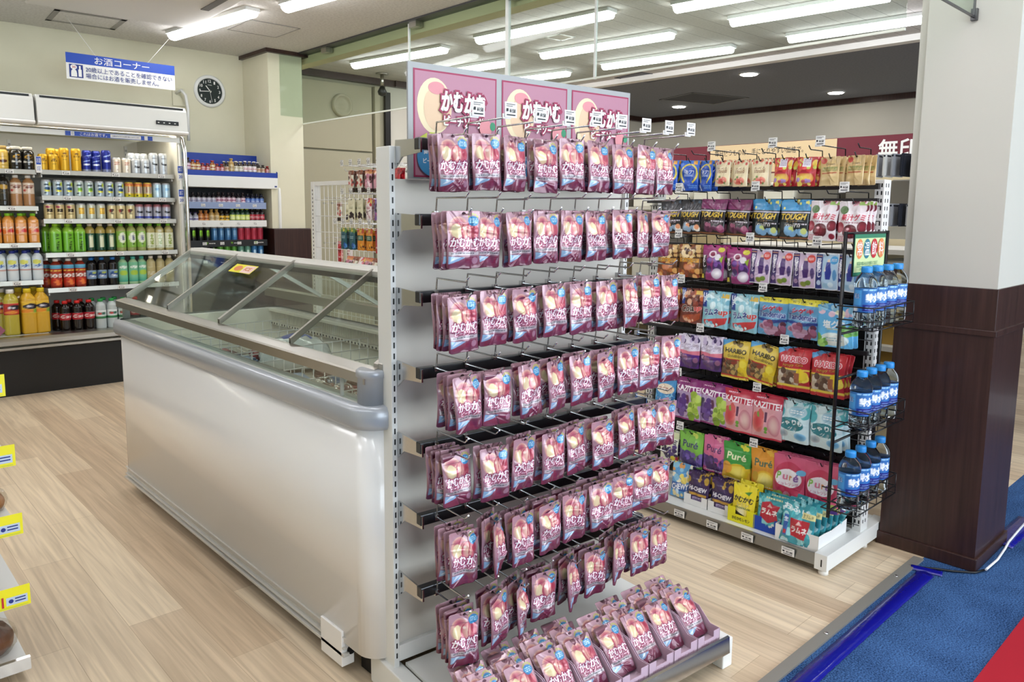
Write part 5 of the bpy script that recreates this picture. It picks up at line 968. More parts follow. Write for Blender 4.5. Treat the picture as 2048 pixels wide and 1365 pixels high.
DR = dict(
 gold=can('drink_can', RC, .105, 'd9a92a', [T('ヱビス', .66, '4a2c10', .3, .12), ('e', .5, .78, .08, .05, '6a4418'), ('lines', .4, .4, .6, .5, 1, '8a6a20')], 'd9b040'), goldt=can('drink_can', RC, .148, 'd8a626', [T('ヱビス', .7, '4a2c10', .3, .1), ('e', .5, .82, .08, .05, '6a4418'), ('lines', .4, .5, .6, .56, 1, '8a6a20')], 'd9b040'),
 navy=can('drink_can', RC, .105, '1e2a86', [T('PREMIUM', .5, 'dfe4f4', .34, .1), ('p', [(.3, .72), (.7, .86), (.7, .8), (.34, .66)], '9cb0e0'), ('r_', 0, 0, 1, .16, '8a8fa0')], '2a3688'), navyt=can('drink_can', RC, .148, '1e2a86', [T('PREMIUM', .55, 'dfe4f4', .34, .08), ('p', [(.3, .78), (.7, .9), (.7, .84), (.34, .72)], '9cb0e0'), ('r_', 0, 0, 1, .14, '7a80a0')], '2a3688'),
 rose=can('drink_can', RC, .105, 'e4d9c8', [('e', .5, .75, .14, .08, 'c89a84'), ('lines', .36, .55, .64, .66, 1, 'b87a6a'), T('生', .25, '7a4a3a', .08, .14)]), asahi=can('drink_can', RC, .105, 'ccd0d4', [T('Asahi', .5, '23242a', .34, .18), ('lines', .36, .75, .64, .82, 1, '6a6e78'), ('r_', 0, .02, 1, .06, '9aa0a8')]), asahit=can('drink_can', RC, .148, 'ccd0d4', [T('Asahi', .52, '23242a', .34, .14), ('lines', .36, .78, .64, .84, 1, '6a6e78'), ('lines', .4, .15, .6, .4, 3, '8a8e98')]),
 ice=can('drink_can', RC, .105, 'bcc8cf', [T('氷結', .78, '2c3c48', .24, .14), ('p', [(.62, .95), (.72, .95), (.72, .6), (.6, .75)], 'c8d83a'), ('e', .52, .5, .14, .12, '24466a'), ('p', [(.36, .42), (.62, .4), (.62, .3), (.4, .3)], 'dfd84a'), ('e', .42, .2, .06, .06, '3a4a54')]), iceg=can('drink_can', RC, .105, 'c3cfca', [T('氷結', .78, '2c3c48', .24, .14), ('e', .54, .5, .14, .12, '6aa03a'), ('p', [(.4, .42), (.66, .4), (.66, .32), (.42, .32)], 'c8d84a'), ('e', .42, .2, .06, .06, '3a4a54')]),
 stripe=can('drink_can', RC, .105, 'c8b89a', [('g', 0, .28, 'd8d830', 'e4c03a'), ('r_', .34, .36, .4, .8, '8a3a3a'), ('r_', .46, .36, .5, .8, '3a3a3a'), ('r_', .56, .36, .62, .8, '7a4a8a'), ('g', .82, 1.01, 'e0a040', 'c85a4a'), ('e', .4, .12, .07, .06, '2a2a2a')], 'd8b84a'), paleb=can('drink_can', RC, .105, 'c2dcea', [('lines', .36, .55, .64, .75, 2, '6aa0c8'), ('lines', .4, .2, .6, .4, 2, 'e4f0f6')]),
 plum=can('drink_can', RC, .105, 'd9c490', [T('梅酒', .6, '2c2018', .28, .2), ('e', .4, .85, .12, .08, 'a8405a'), ('lines', .36, .3, .64, .42, 2, '6a5a30')]), honey=can('drink_can', RC, .105, 'cfd0bc', [('r_', .34, .36, .66, .8, 'd8a62a'), ('lines', .38, .45, .62, .7, 3, 'f0dca0')]), gori=can('drink_can', RC, .105, 'dfcf9e', [('e', .42, .62, .1, .12, 'a8342c'), T('のど', .55, '2c2018', .12, .4)]), grey=can('drink_can', RC, .105, 'b9b8c4', [T('Asahi', .55, '23242a', .34, .18), ('r_', 0, .08, 1, .2, '2638a0'), ('g', .86, 1.01, 'b9b8c4', 'a0525a')], 'a86a70'),
 black=bottle('coffee_bottle', .034, .145, lin('16140f'), '181512', [('e', .5, .68, .14, .17, 'c89a3a'), ('e', .5, .68, .1, .12, '3a2a14'), T('BLACK', .3, 'eeeae0', .36, .13)], .2, .74, 'dcd8cc', neck=.023, caph=.13), beige=bottle('coffee_bottle', .034, .145, lin('d8b45a'), 'dfb958', [('e', .5, .3, .2, .12, '5a3018'), ('lines', .36, .6, .64, .75, 2, 'a87a30')], .2, .74, 'b89a5a', neck=.023, caph=.13),
 dark=bottle('drink_bottle', .031, .195, lin('1c1814'), '2a2418', [('e', .5, .8, .2, .15, 'b8903a'), ('lines', .36, .4, .64, .6, 2, '6a5a3a')], .2, .72, '1a1a18'), latte=bottle('drink_bottle', .032, .195, lin('a8794e'), 'd8c4b0', [('lines', .2, .62, .8, .8, 2, '8a4a3a'), T('ラテ', .55, '6a3028', .3, .2), ('e', .3, .3, .08, .1, 'b8302c')], .42, .76, 'eeece6'),
 orange=bottle('juice_bottle', .031, .188, lin('dd9440'), 'e2a268', [T('オレンジ', .62, 'f4ece0', .4, .16, 'a83a30'), ('e', .3, .25, .14, .2, 'd8722a'), ('e', .62, .35, .14, .16, 'c83430')], .3, .68, '8ad02c', True), calp=bottle('drink_bottle', .031, .19, lin('d6dde0'), 'd0dee8', [('e', .4, .7, .2, .2, 'd8d868'), T('水', .4, '3a62a8', .4, .25), ('r_', 0, .02, 1, .1, 'c88a7a')], .36, .74, '22308c'),
 bigred=bottle('large_bottle', .043, .285, lin('b8a83a'), 'b8342c', [('e', .62, .62, .24, .2, '1c1a2a'), T('Bio', .62, 'e8e4e8', .2, .16), ('e', .5, .18, .2, .14, 'e08a3a')], .46, .70, 'eceae4', True), bigyel=bottle('large_bottle', .043, .285, lin('d3a32c'), 'e2b93a', [('e', .55, .6, .26, .22, '1c1a2a'), T('Bio', .6, 'e8e4e8', .2, .16), ('e', .72, .2, .2, .16, '7aa03a'), ('e', .4, .2, .2, .16, 'e08a2a')], .46, .72, 'e6c72a', True),
 ocha=bottle('tea_bottle', .033, .19, lin('8ab83a'), '6fb32c', [T('お\nー\nい\nお\n茶', .5, '16240c', .12, .8), ('r_', 0, .9, 1, 1, '8ccb40'), ('r_', 0, 0, 1, .06, '4a8a20')], .04, .74, '9ad02c', True), iemon=bottle('tea_bottle', .03, .19, lin('a8944a'), '1e4a34', [T('綾\n鷹', .55, 'd8dcb8', .2, .7), ('r_', 0, 0, 1, .05, '12301f')], .06, .66, 'd8cfb8'), green=bottle('tea_bottle', .03, .19, lin('9aa05a'), '8ab84a', [('e', .5, .6, .2, .34, 'e2e8d0'), T('茶', .6, '5a5a80', .14, .3), ('e', .5, .2, .06, .05, '2a3a1c')], .16, .72, '6fc03a'), jas=bottle('tea_bottle', .03, .19, lin('b0a468'), 'dfe2c4', [T('十\n六\n茶', .55, '8aa03a', .16, .7), ('lines', .3, .06, .7, .14, 1, '6a7a3a')], .12, .66, '7fc834', True),
 tomato=bottle('juice_bottle', .033, .19, lin('8a2a18'), 'a83422', [('g', .82, 1.01, '4a9ac0', '6ab4d0'), ('lines', .2, .68, .8, .8, 1, 'e8c04a'), T('BOSS', .5, 'f2ece4', .6, .16, '5a1810'), ('b', 16, .1, .05, .9, .36, .07, .1, ['d8402c', 'e87a3a', 'b82a1c'])], .08, .78, 'eceae4'), pepsi=bottle('cola_bottle', .03, .19, lin('120e10'), '7a98b8', [('e', .5, .5, .24, .3, '2a4a86'), ('e', .6, .7, .12, .14, 'a8b85a'), T('COLA', .3, 'e8eef4', .3, .2)], .28, .56, '2a78c8'), mint=bottle('drink_bottle', .03, .19, lin('a8d0a0'), '7ac09a', [T('GREEN', .75, 'e8f4ea', .4, .12, '2a7a5a'), ('e', .5, .45, .22, .14, 'a8c84a'), ('g', 0, .25, '4aa890', '7ac09a')], .12, .8, '4ab0a4'), white=bottle('tea_bottle', .03, .19, lin('b5a878'), 'b5a878', [('lines', .3, .3, .7, .6, 3, 'd8d4c0')], .2, .6, 'e8e0d4'),
 coke=bottle('cola_bottle', .033, .2, lin('140c0a'), 'b02430', [T('Cola', .5, 'f2e8e4', .5, .36)], .40, .60, 'd02a28'), soda=bottle('soda_bottle', .033, .2, lin('bcc4c2'), 'dfe4e2', [T('炭酸', .62, '3a6a5a', .4, .26), ('r_', 0, 0, 1, .25, '2f7a4a'), ('e', .38, .6, .08, .14, 'c04040')], .36, .62, '2a9a4a'))
DNAME = dict(gold='gold beer can', goldt='tall gold beer can', navy='navy beer can', navyt='tall navy beer can', rose='pale pink beer can', asahi='silver beer can', asahit='tall silver beer can', ice='silver citrus chuhai can', iceg='silver green chuhai can', stripe='striped yellow chuhai can', paleb='pale blue chuhai can', plum='tan plum liquor can', honey='cream can with gold square', gori='cream can with red dot', grey='grey beer can with blue band',
  black='black coffee bottle', beige='golden coffee bottle', dark='dark coffee bottle', latte='brown latte bottle', orange='orange juice bottle', calp='white milky drink bottle', bigred='large bottle with red label', bigyel='large yellow juice bottle', ocha='bright green tea bottle', iemon='dark green tea bottle', green='light green tea bottle', jas='cream label tea bottle', tomato='red vegetable juice bottle', pepsi='dark cola bottle with blue cap', mint='mint green drink bottle', white='pale tea bottle with white cap', coke='dark cola bottle with red cap', soda='clear soda bottle with green cap')
def drink(k, x, y, z, lab, grp, rz=None):
    m_ = DR[k]; me = m_[0] if isinstance(m_, tuple) else m_
    o = bpy.data.objects.new(me.name.split('.')[0], me); COL.objects.link(o); o.location = (x, y, z); o.rotation_euler = (0, 0, R(rnd.uniform(-9, 9)) if rz is None else rz)
    if isinstance(m_, tuple): ob('cap', m_[1], None, o)
    return tag(o, lab, 'drink can' if 'can' in DNAME[k].split() else 'bottle', grp)
def drinks(lst, zshelf, sec, shelf, y=5.56, back=()):
    n = len(lst)
    for i, (k, x) in enumerate(lst): drink(k, x, y+rnd.uniform(-.006, .006), zshelf+.0065, '%s, %s, front row, %s cooler %s shelf' % (DNAME[k], nth(i, n), sec, shelf), 'drinks on the cooler shelves')
    for i, (k, x, dy) in enumerate(back): drink(k, x, y+dy, zshelf+.0065, '%s, %s, back row, %s cooler %s shelf' % (DNAME[k], nth(i, len(back)), sec, shelf), 'drinks on the cooler shelves')
drinks(list(zip(['gold','gold','goldt','goldt','navy','navy','navyt','rose','rose','asahi','asahi','asahit','asahit'], [1.164,1.220,1.284,1.350,1.408,1.467,1.528,1.588,1.650,1.710,1.768,1.826,1.886])), SHR[0], 'right', 'top', back=[('goldt',1.23,.09),('goldt',1.27,.15),('navyt',1.44,.10),('navyt',1.50,.12),('asahit',1.72,.12),('asahit',1.76,.13),('asahit',1.80,.12)])
drinks(list(zip(['ice','ice','ice','iceg','iceg','ice','ice','ice','stripe','stripe','stripe','paleb','paleb'], [1.173,1.237,1.296,1.357,1.415,1.478,1.538,1.6,1.66,1.718,1.778,1.838,1.900])), SHR[1], 'right', 'second', back=[('ice',1.2+.061*k,.08) for k in range(11)])
drinks(list(zip(['plum','plum','plum','honey','honey','honey','gori','gori','gori','grey','grey','grey','grey'], [1.180,1.240,1.300,1.360,1.42,1.478,1.545,1.60,1.66,1.718,1.776,1.836,1.895])), SHR[2], 'right', 'third', back=[('plum',1.2+.061*k,.08) for k in range(11)])
drinks(list(zip(['ocha','ocha','ocha','iemon','iemon','iemon','green','green','green','jas','jas','jas'], [1.205,1.276,1.344,1.405,1.466,1.530,1.593,1.657,1.72,1.781,1.840,1.900])), SHR[3], 'right', 'fourth', back=[('ocha',1.175,.08),('ocha',1.245,.08),('ocha',1.31,.08)]+[('green',1.6+.062*k,.08) for k in range(5)])
drinks(list(zip(['tomato','tomato','tomato','pepsi','pepsi','pepsi','mint','mint','mint','white','white','white'], [1.196,1.269,1.338,1.401,1.466,1.532,1.596,1.659,1.718,1.775,1.837,1.9])), SHR[4], 'right', 'fifth', back=[('tomato',1.16,.09),('tomato',1.235,.09),('pepsi',1.43,.08)])
drinks(list(zip(['coke','coke','coke','soda','soda','soda','coke'], [1.228,1.297,1.366,1.436,1.506,1.576,1.65])), SHR[5], 'right', 'bottom', 5.53, back=[('coke',1.2,.08),('coke',1.27,.08),('coke',1.335,.08),('soda',1.405,.08),('soda',1.475,.08),('soda',1.545,.08)])
drinks(list(zip(['beige','black','black'], [.948,1.018,1.084])), SHL[0], 'left', 'top', back=[('beige',.93,.08),('black',1.0,.08),('black',1.06,.08)])
drinks(list(zip(['dark','latte','latte'], [.945,1.009,1.076])), SHL[1], 'left', 'second')
drinks(list(zip(['orange','orange','orange','orange'], [.885,.953,1.020,1.088])), SHL[2], 'left', 'third', back=[('orange',.92+.067*k,.08) for k in range(3)])
drinks(list(zip(['calp','calp','calp','calp'], [.896,.963,1.030,1.097])), SHL[3], 'left', 'fourth', back=[('calp',.93+.067*k,.08) for k in range(3)])
drinks(list(zip(['bigred','bigyel','bigyel'], [.932,1.022,1.108-.012])), SHL[4], 'left', 'bottom', 5.53, back=[('bigred',.90,.1),('bigyel',.995,.1),('bigyel',1.075,.1)])
# ------------------------------------------------------------------ energy drink shelf right of the cooler
SX0, SX1, SY = 2.06, 2.95, 6.02
t = thing('drink_shelf', 'white tiered drink shelf with a blue tray on top beside the cooler', 'shelf', (2.5, SY, 0)); WS = tuple(-c for c in t.location)
bm = B(); bx(bm, SX0, 6.38, 0, SX1, 6.42, 1.42); ob('back_panel', bm, mat('shelf_dark', '24262c', .5), t, WS)
bm = B(); bx(bm, SX0, 6.0, 1.325, SX1, 6.42, 1.415); ob('canopy', bm, WHITE, t, WS, bevel=.004); bm = B(); bx(bm, SX1-.03, 5.996, 1.34, SX1-.012, 6.0, 1.35); ob('badge', bm, NAVY, t, WS)
bm = B(); bx(bm, SX0, 6.28, 1.415, SX1, 6.285, 1.605); bx(bm, SX0, 6.008, 1.415, SX1, 6.284, 1.449); bx(bm, SX0, 6.004, 1.415, SX1, 6.008, 1.455); prism(bm, [(6.004, 1.415), (6.285, 1.415), (6.285, 1.605), (6.004, 1.46)], SX1-.003, SX1+.001, ax=0); ob('blue_tray', bm, BLUEB, t, WS)
for x in (SX1+.02,):
    bm = B(); tube(bm, [(x, 6.03, 0), (x, 6.02, 1.25), (x, 6.03, 1.33), (x, 6.08, 1.39), (x, 6.2, 1.41)], .014, 8); tube(bm, [(x, 6.38, 0), (x, 6.38, 1.3)], .012, 8); ob('side_frame', bm, WHITE, t, WS)
for i, z in enumerate((1.19, 1.045, .888, .745)):
    bm = B(); bx(bm, SX0, 6.05, z-.014, SX1-.09, 6.38, z); sh = ob('shelf', bm, WHITE if i < 2 else mat('black_shelf', '17181a', .4), t, WS); bm = B(); bx(bm, SX0, 6.04, z-.03, SX1-.09, 6.05, z+.022); ob('shelf_front', bm, [mat('front_bluegrey', '8c9cc0', .5), WHITE, MATS['black_shelf'], MATS['black_shelf']][i], sh)
    for k in range(5): ob('price_tag', TAGS, None, sh, (2.2+.14*k, 6.038, z-.004))
F = Flat()
for k in range(3):
    for q in range(3): F.poly([(k*.2+.006*q, .009), (k*.2+.004+.006*q, .009), (k*.2+.003+.006*q, -.009)], 0)
    F.text('MONSTER', k*.2+.05, 0, .05, .008, 1)
ob('energy_strip', F.mesh('energy_strip', [mat('neon_green', '8ac828', .5), CARD]), None, t, (2.35-2.5, 6.0385-SY, .885))
def mini(name, r_, h, liquid, base, lab, cap, z0=.1, z1=.6):
    A_ = Art(.08, h*(z1-z0), 420, base, lab, 4); rn = r_*.5
    pr_ = dense([(r_*.8, 0), (r_, .003), (r_, h*.66), (r_*.8, h*.74), (rn, h*.82), (rn, h*.9), (rn*1.25, h*.905), (rn*1.25, h*.995), (rn, h)], .005)
    me = wrap(name, pr_, A_, h*z0, h*z1, lambda z: lin(cap) if z > h*.9 else liquid, MATS['drink'], 16)
    return me
lab_ = lambda c, d_: [('r_', .2, .2, .8, .9, c), ('lines', .3, .4, .7, .7, 2, d_)]
MI = dict(tan=mini('drink_bottle', .022, .085, lin('8a4a1c'), 'd8a060', lab_('e8d8b0', 'a84a30'), 'b8282c'), redm=mini('drink_bottle', .019, .062, lin('6a1c14'), 'b8282c', lab_('e8c8c0', '8a1420'), 'c02a2a'), pale=mini('drink_bottle', .02, .09, lin('3a2a1c'), 'd8d0bc', lab_('e4dcc8', 'a89a70'), 'd8d0b8'), whitm=mini('drink_bottle', .02, .095, lin('2c1c1a'), 'e2d8d4', lab_('f0e8e4', 'c04048'), 'e8e0dc'), darkm=mini('drink_bottle', .018, .07, lin('2a1a14'), 'd0c0a8', lab_('c8a078', '8a2a24'), '2a2420'),
  vit=mini('drink_bottle', .021, .095, lin('1c1820'), 'b4b0c4', lab_('d8d0d8', '6a6aa0'), '22222a'), pinkm=mini('drink_bottle', .021, .1, lin('20161c'), 'c8a4b4', lab_('e8d0d8', 'a84a70'), '2a1c22'), bluem=mini('drink_bottle', .021, .095, lin('141a30'), '3a5ab0', lab_('5a80c8', 'd0d8ec'), '14161c'),
  amber=mini('drink_bottle', .022, .1, lin('a8642a'), 'c87a3a', lab_('d89a5a', '8a3a1c'), 'a8702c'), goldm=mini('drink_bottle', .022, .11, lin('b08a4a'), 'c8a868', lab_('d8c090', '7a5a2a'), 'b8984a'), bky=mini('drink_bottle', .022, .1, lin('2c2414'), 'd8a82c', lab_('e8c048', '3a2a14'), '16140f'), neon=mini('drink_bottle', .024, .12, lin('1c3a2a'), '2c5a3c', lab_('d8e070', 'e8f0d0'), 'c8dc30'), silv=mini('drink_bottle', .022, .085, lin('9a9aa4'), 'b0b0bc', lab_('c8c8d4', '5a4a8a'), '3a2a5a'), darkr=mini('drink_bottle', .024, .125, lin('1a1214'), '2c1c20', lab_('b83040', 'e8c0c0'), '1c1416'))
EC = dict(mon=can('drink_can', .027, .125, '131413', [('p', [(.42, .85), (.46, .85), (.45, .35)], '8ac828'), ('p', [(.48, .88), (.52, .88), (.5, .25)], '8ac828'), ('p', [(.54, .85), (.58, .85), (.55, .35)], '8ac828')], '8a8c8a'), blu=can('drink_can', .027, .125, '3f6f9c', [('p', [(.42, .85), (.48, .85), (.45, .35)], '9cc0dc'), ('p', [(.52, .85), (.58, .85), (.55, .35)], '9cc0dc')]), red=can('drink_can', .027, .125, 'b8384c', [('p', [(.42, .85), (.48, .85), (.45, .35)], '8a2234'), ('p', [(.52, .85), (.58, .85), (.55, .35)], '8a2234')]), grn=can('drink_can', .027, .125, '5a9a3c', [('e', .5, .5, .1, .2, 'c8dca0')]), sea=can('drink_can', .027, .125, '6aa08c', [('e', .5, .5, .1, .2, 'c8e0d4')]), sky=can('drink_can', .027, .125, '3a78b0', [('e', .5, .5, .1, .2, 'b8d8ee')]))
MN = dict(tan='yellow brown tonic box bottle', redm='small red tonic bottle', pale='pale label tonic bottle', whitm='white label tonic bottle', darkm='small dark tonic bottle', vit='dark vitamin drink bottle', pinkm='pink label vitamin bottle', bluem='blue label vitamin bottle', amber='amber drink bottle', goldm='golden drink bottle', bky='black capped yellow bottle', neon='green drink bottle with lime cap', silv='silver jelly drink bottle', darkr='dark and red drink bottle', mon='black energy drink can', blu='blue energy drink can', red='red energy drink can', grn='green energy drink can', sea='sea green energy drink can', sky='sky blue energy drink can')
def fill(lst, x0, x1, y, z, rown):
    n = len(lst)
    for i, k in enumerate(lst):
        me = MI.get(k) or EC.get(k); o = bpy.data.objects.new(me.name.split('.')[0], me); COL.objects.link(o)
        o.location = (x0+(x1-x0)*i/(n-1), y+rnd.uniform(-.004, .004), z); o.rotation_euler = (0, 0, R(rnd.uniform(-8, 8)))
        tag(o, '%s, %s, energy drink unit %s' % (MN[k], nth(i, n), rown), 'bottle' if k in MI else 'drink can', 'drinks on the energy drink shelf')
fill(['pinkm','tan','pinkm','tan','tan','redm','redm','tan','redm','redm','darkm','goldm','pale','pale','whitm','whitm','whitm','darkm','darkm','redm','redm'], 2.17, 2.93, 6.07, 1.4495, 'blue top tray')
for i in range(9): fill_k = ['pale', 'whitm'][i > 3]; o = bpy.data.objects.new('drink_bottle', MI[fill_k]); COL.objects.link(o); o.location = (2.56+.035*i, 6.14, 1.4495); tag(o, '%s, %s in second row, energy drink unit blue top tray' % (MN[fill_k], nth(i, 9)), 'bottle', 'drinks on the energy drink shelf')
fill(['vit']*7+['pinkm']*4+['vit', 'pinkm']+['bluem']*4, 2.2, 2.84, 6.085, 1.1905, 'first shelf')
fill(['silv','silv','silv','amber','amber','goldm','goldm','bky','bky','neon','neon','neon','neon','darkr','darkr','darkr'], 2.21, 2.84, 6.09, 1.0455, 'second shelf')
fill(['mon','mon','mon','mon','blu','blu','blu','blu','red','red','red','red'], 2.215, 2.82, 6.09, .8885, 'third shelf')
fill(['mon','mon','mon','mon','grn','grn','grn','sea','sea','sky','sky'], 2.25, 2.82, 6.09, .7455, 'fourth shelf')

# ------------------------------------------------------------------ white mesh rack behind the freezer
MX, MY0, MY1 = 2.44, 2.55, 4.45
t = thing('mesh_stand', 'white wire mesh stand with snack pouches behind the freezer', 'display rack', (MX, MY1, 0)); WM = tuple(-c for c in t.location)
for y in (MY1, MY0, (MY0+MY1)/2):
    bm = B(); bx(bm, MX-.02, y-.02, 0, MX+.02, y+.02, 1.335)
    for k in range(48): bx(bm, MX-.0206, y-.004, .1+.025*k, MX-.018, y+.004, .112+.025*k, 1)
    ob('post', bm, [WHITE, BLACK], t, WM)
bm = B(); bx(bm, MX-.015, MY0, 1.31, MX+.015, MY1, 1.335); bx(bm, MX-.3, MY0, .04, MX+.3, MY1, .07); ob('top_rail', bm, WHITE, t, WM)
bm = B()
for k in range(38): tube(bm, [(MX-.01, MY0+.05*k+.02, .1), (MX-.01, MY0+.05*k+.02, 1.31)], .002, 4)
for k in range(12): tube(bm, [(MX-.012, MY0, .12+.1*k), (MX-.012, MY1, .12+.1*k)], .0022, 4)
ob('wire_mesh', bm, WHITE, t, WM)
wh = None; PX = MX-.22
def wrow(ks, z, y0, rown, step=.087):
    global wh
    n = len(ks)
    for i, k in enumerate(ks):
        y = y0-step*i; lab = 'white hook, %s in the %s row of the white mesh stand' % (nth(i, n), rown)
        if wh is None: wh = hook_proto(.215, .03, .24, CHROME, True); wh.location = (MX-.015, y, z); wh.rotation_euler = (0, 0, R(-90)); wh['label'] = lab; wh['group'] = 'hooks of the white mesh stand'
        else: dup(wh, (MX-.015, y, z), (0, 0, R(-90)), lab)
        for j in range(2):
            o = bpy.data.objects.new('snack_pouch', pack_mesh(k, True, j)); COL.objects.link(o); o.location = (PX+.02+.025*j, y-.004*j, z); o.rotation_euler = (0, 0, R(-90+rnd.uniform(-4, 4)))
            tag(o, '%s, %s, %s, %s row, white stand' % (dict(white2='dark and white snack pouch', pinkw='pink snack pouch', pale='pale yellow snack pouch', redw='white and red snack pouch', purplew='purple snack pouch', tealw='teal snack pouch', orangew='orange snack pouch', redc='red snack pouch')[k], ['front', 'second'][j], hk(i, n), rown), 'snack', 'snack pouches on the white mesh stand')
ya = pt(696, 360, 0, PX).y
wrow(['white2','white2','pinkw','pinkw','orangew','redc'], pt(696, 343, 0, PX).z, ya, 'top'); wrow(['pale','pale','redw','purplew','purplew','redc'], pt(696, 399, 0, PX).z, ya, 'second'); wrow(['tealw','tealw','orangew','orangew','redc','redc'], pt(685, 458, 0, PX).z, pt(682, 480, 0, PX).y, 'third')
for i in range(9):
    o = bpy.data.objects.new('snack_pouch', pack_mesh(['pinkw', 'white2', 'redw'][i % 3], True, 0)); COL.objects.link(o); o.location = (PX+.02, ya-.065*i+.02, pt(700, 515, 0, PX).z); o.rotation_euler = (R(-28), 0, R(-90)); tag(o, 'pale snack pouch leaning low on the white mesh stand, %s of nine' % nth(i, 9), 'snack', 'leaning pouches on the white mesh stand')
for i, (y, z, k) in enumerate(((4.36, 1.20, 'white2'), (4.26, 1.20, 'pale'), (4.36, .95, 'redc'), (4.24, .95, 'redw'))):
    lab = ['upper left', 'upper right', 'lower left', 'lower right'][i]; dup(pr[0], (MX+.012, y, z), (0, 0, R(90)), 'chrome hook on the far side of the white mesh, %s of four' % lab, 'hooks of the white mesh stand')
    o = bpy.data.objects.new('snack_pouch', pack_mesh(k, True, 1)); COL.objects.link(o); o.location = (MX+.12, y, z); o.rotation_euler = (0, 0, R(-90)); tag(o, 'snack pouch seen through the white mesh from behind, %s of four' % lab, 'snack')

# ------------------------------------------------------------------ shelving with red header far behind the mesh rack
HX = 5.0
t = thing('header_sign', 'long dark red header with a beige middle panel over the far shelves', 'sign', (HX, 2.6, 1.49)); WH = tuple(-c for c in t.location)
a = pt(1345, 296, 0, HX); bm = B(); bx(bm, HX, 1.2, 1.44, HX+.03, 4.2, 1.655); ob('board', bm, MAROON, t, WH)
y0, y1 = pt(1422, 290, 0, HX).y, pt(1675, 278, 0, HX).y
F = Flat(); L_ = y0-y1; F.rect(0, 0, L_, .20, 0); F.text('毎日使うものは、手にとりやすい価格で。', L_*.40, .145, L_*.72, .044, 1, bold=.006); F.text('どなたにもお使いいただける商品をそろえました', L_*.4, .085, L_*.7, .024, 1)
ob('beige_panel', F.mesh('beige_panel', [BEIGEB, INK]), None, t, (-.003, y0-2.6, 1.452-1.49), (0, 0, R(-90)))
F = Flat(); c0 = pt(1785, 320, 0, HX); F.text('無印', 0, 0, .24, .13, 0, bold=.018); ob('lettering', F.mesh('lettering', [CARD]), None, t, (-.004, pt(1796, 306, 0, HX).y-2.6, 1.565-1.49), (0, 0, R(-90)))
t = thing('far_shelves', 'white posted shelves with beige side panels behind the mesh rack', 'shelf', (4.3, 2.4, 0)); WF2 = tuple(-c for c in t.location)
for y in (1.35, 2.25, 3.15, 4.05): bm = B(); bx(bm, 4.55, y-.02, 0, 4.6, y+.02, 1.45); ob('post', bm, WHITE, t, WF2)
for z in (.12, .42, .70, .96, 1.20): bm = B(); bx(bm, 4.2, 1.30, z-.02, 4.95, 4.1, z); ob('shelf', bm, mat('far_shelf', 'd6d2c6', .5), t, WF2)
bm = B(); bx(bm, 4.96, 1.2, 0, 5.0, 4.2, 1.44); ob('back_panel', bm, BEIGE, t, WF2)
for z, h in ((1.20, .10), (.96, .09), (.70, .08)): bm = B(); prism(bm, [(4.1, z), (4.95, z), (4.95, z+h*1.4), (4.3, z+h*1.4), (4.1, z+h*.5)], 1.30, 1.315, ax=1); ob('side_panel', bm, BEIGE, t, WF2)
NAV = [mat('cloth_grey', '9a9ca2', .8), mat('cloth_navy', '20242f', .85), mat('cloth_white', 'd8d8d6', .8)]
gm = []
for k in range(3):
    bm = B(); bx(bm, -.010, -.06, -.115, .010, .06, 0); bx(bm, -.011, -.061, -.02, .011, .061, .001, 1); bmesh.ops.bevel(bm, geom=bm.edges[:], offset=.006, segments=2, affect='EDGES'); m_ = bpy.data.meshes.new('hanging_pack'); bm.to_mesh(m_); bm.free(); m_.materials.append(NAV[k]); m_.materials.append(NAV[1]); gm.append(m_)
for r_, (z, n_) in enumerate(((pt(1790, 309, 0, 4.15).z, 9), (pt(1790, 408, 0, 4.15).z, 8))):
    for i in range(n_):
        y = pt(1760, 320, 0, 4.15).y-.045*i; o = bpy.data.objects.new('hanging_pack', gm[[0, 2, 0, 1, 0, 2, 0, 1, 0][i]]); COL.objects.link(o); o.location = (4.15, y, z); o.rotation_euler = (0, 0, R(90+rnd.uniform(-8, 8)))
        tag(o, 'grey and navy packaged garment, %s in the %s row on the far shelves' % (nth(i, n_), ['upper', 'lower'][r_]), 'clothing', 'packaged garments on the far shelves')
BXM = []
for k, cc in enumerate(('c9b48a', 'dcd8ca', '6f6a60', 'a8843a')):
    bm = B(); bx(bm, -.14, -.10, 0, .14, .10, .15); bmesh.ops.bevel(bm, geom=bm.edges[:], offset=.006, segments=1, affect='EDGES'); m_ = bpy.data.meshes.new('storage_box'); bm.to_mesh(m_); bm.free(); m_.materials.append(mat('box_'+cc, cc, .6)); BXM.append(m_)
for s_, z in enumerate((1.20, .96, .70, .42, .12)):
    for i in range(10):
        o = bpy.data.objects.new('storage_box', BXM[rnd.randrange(3)]); COL.objects.link(o); o.location = (4.5, 1.55+.25*i, z); o.rotation_euler = (0, 0, R(rnd.uniform(-3, 3))); tag(o, 'plain storage box, %s on the %s of the far shelves' % (nth(i, 10, 'right', 'left'), ['top shelf', 'second shelf', 'third shelf', 'fourth shelf', 'lowest shelf'][s_]), 'box', 'storage boxes on the far shelves')
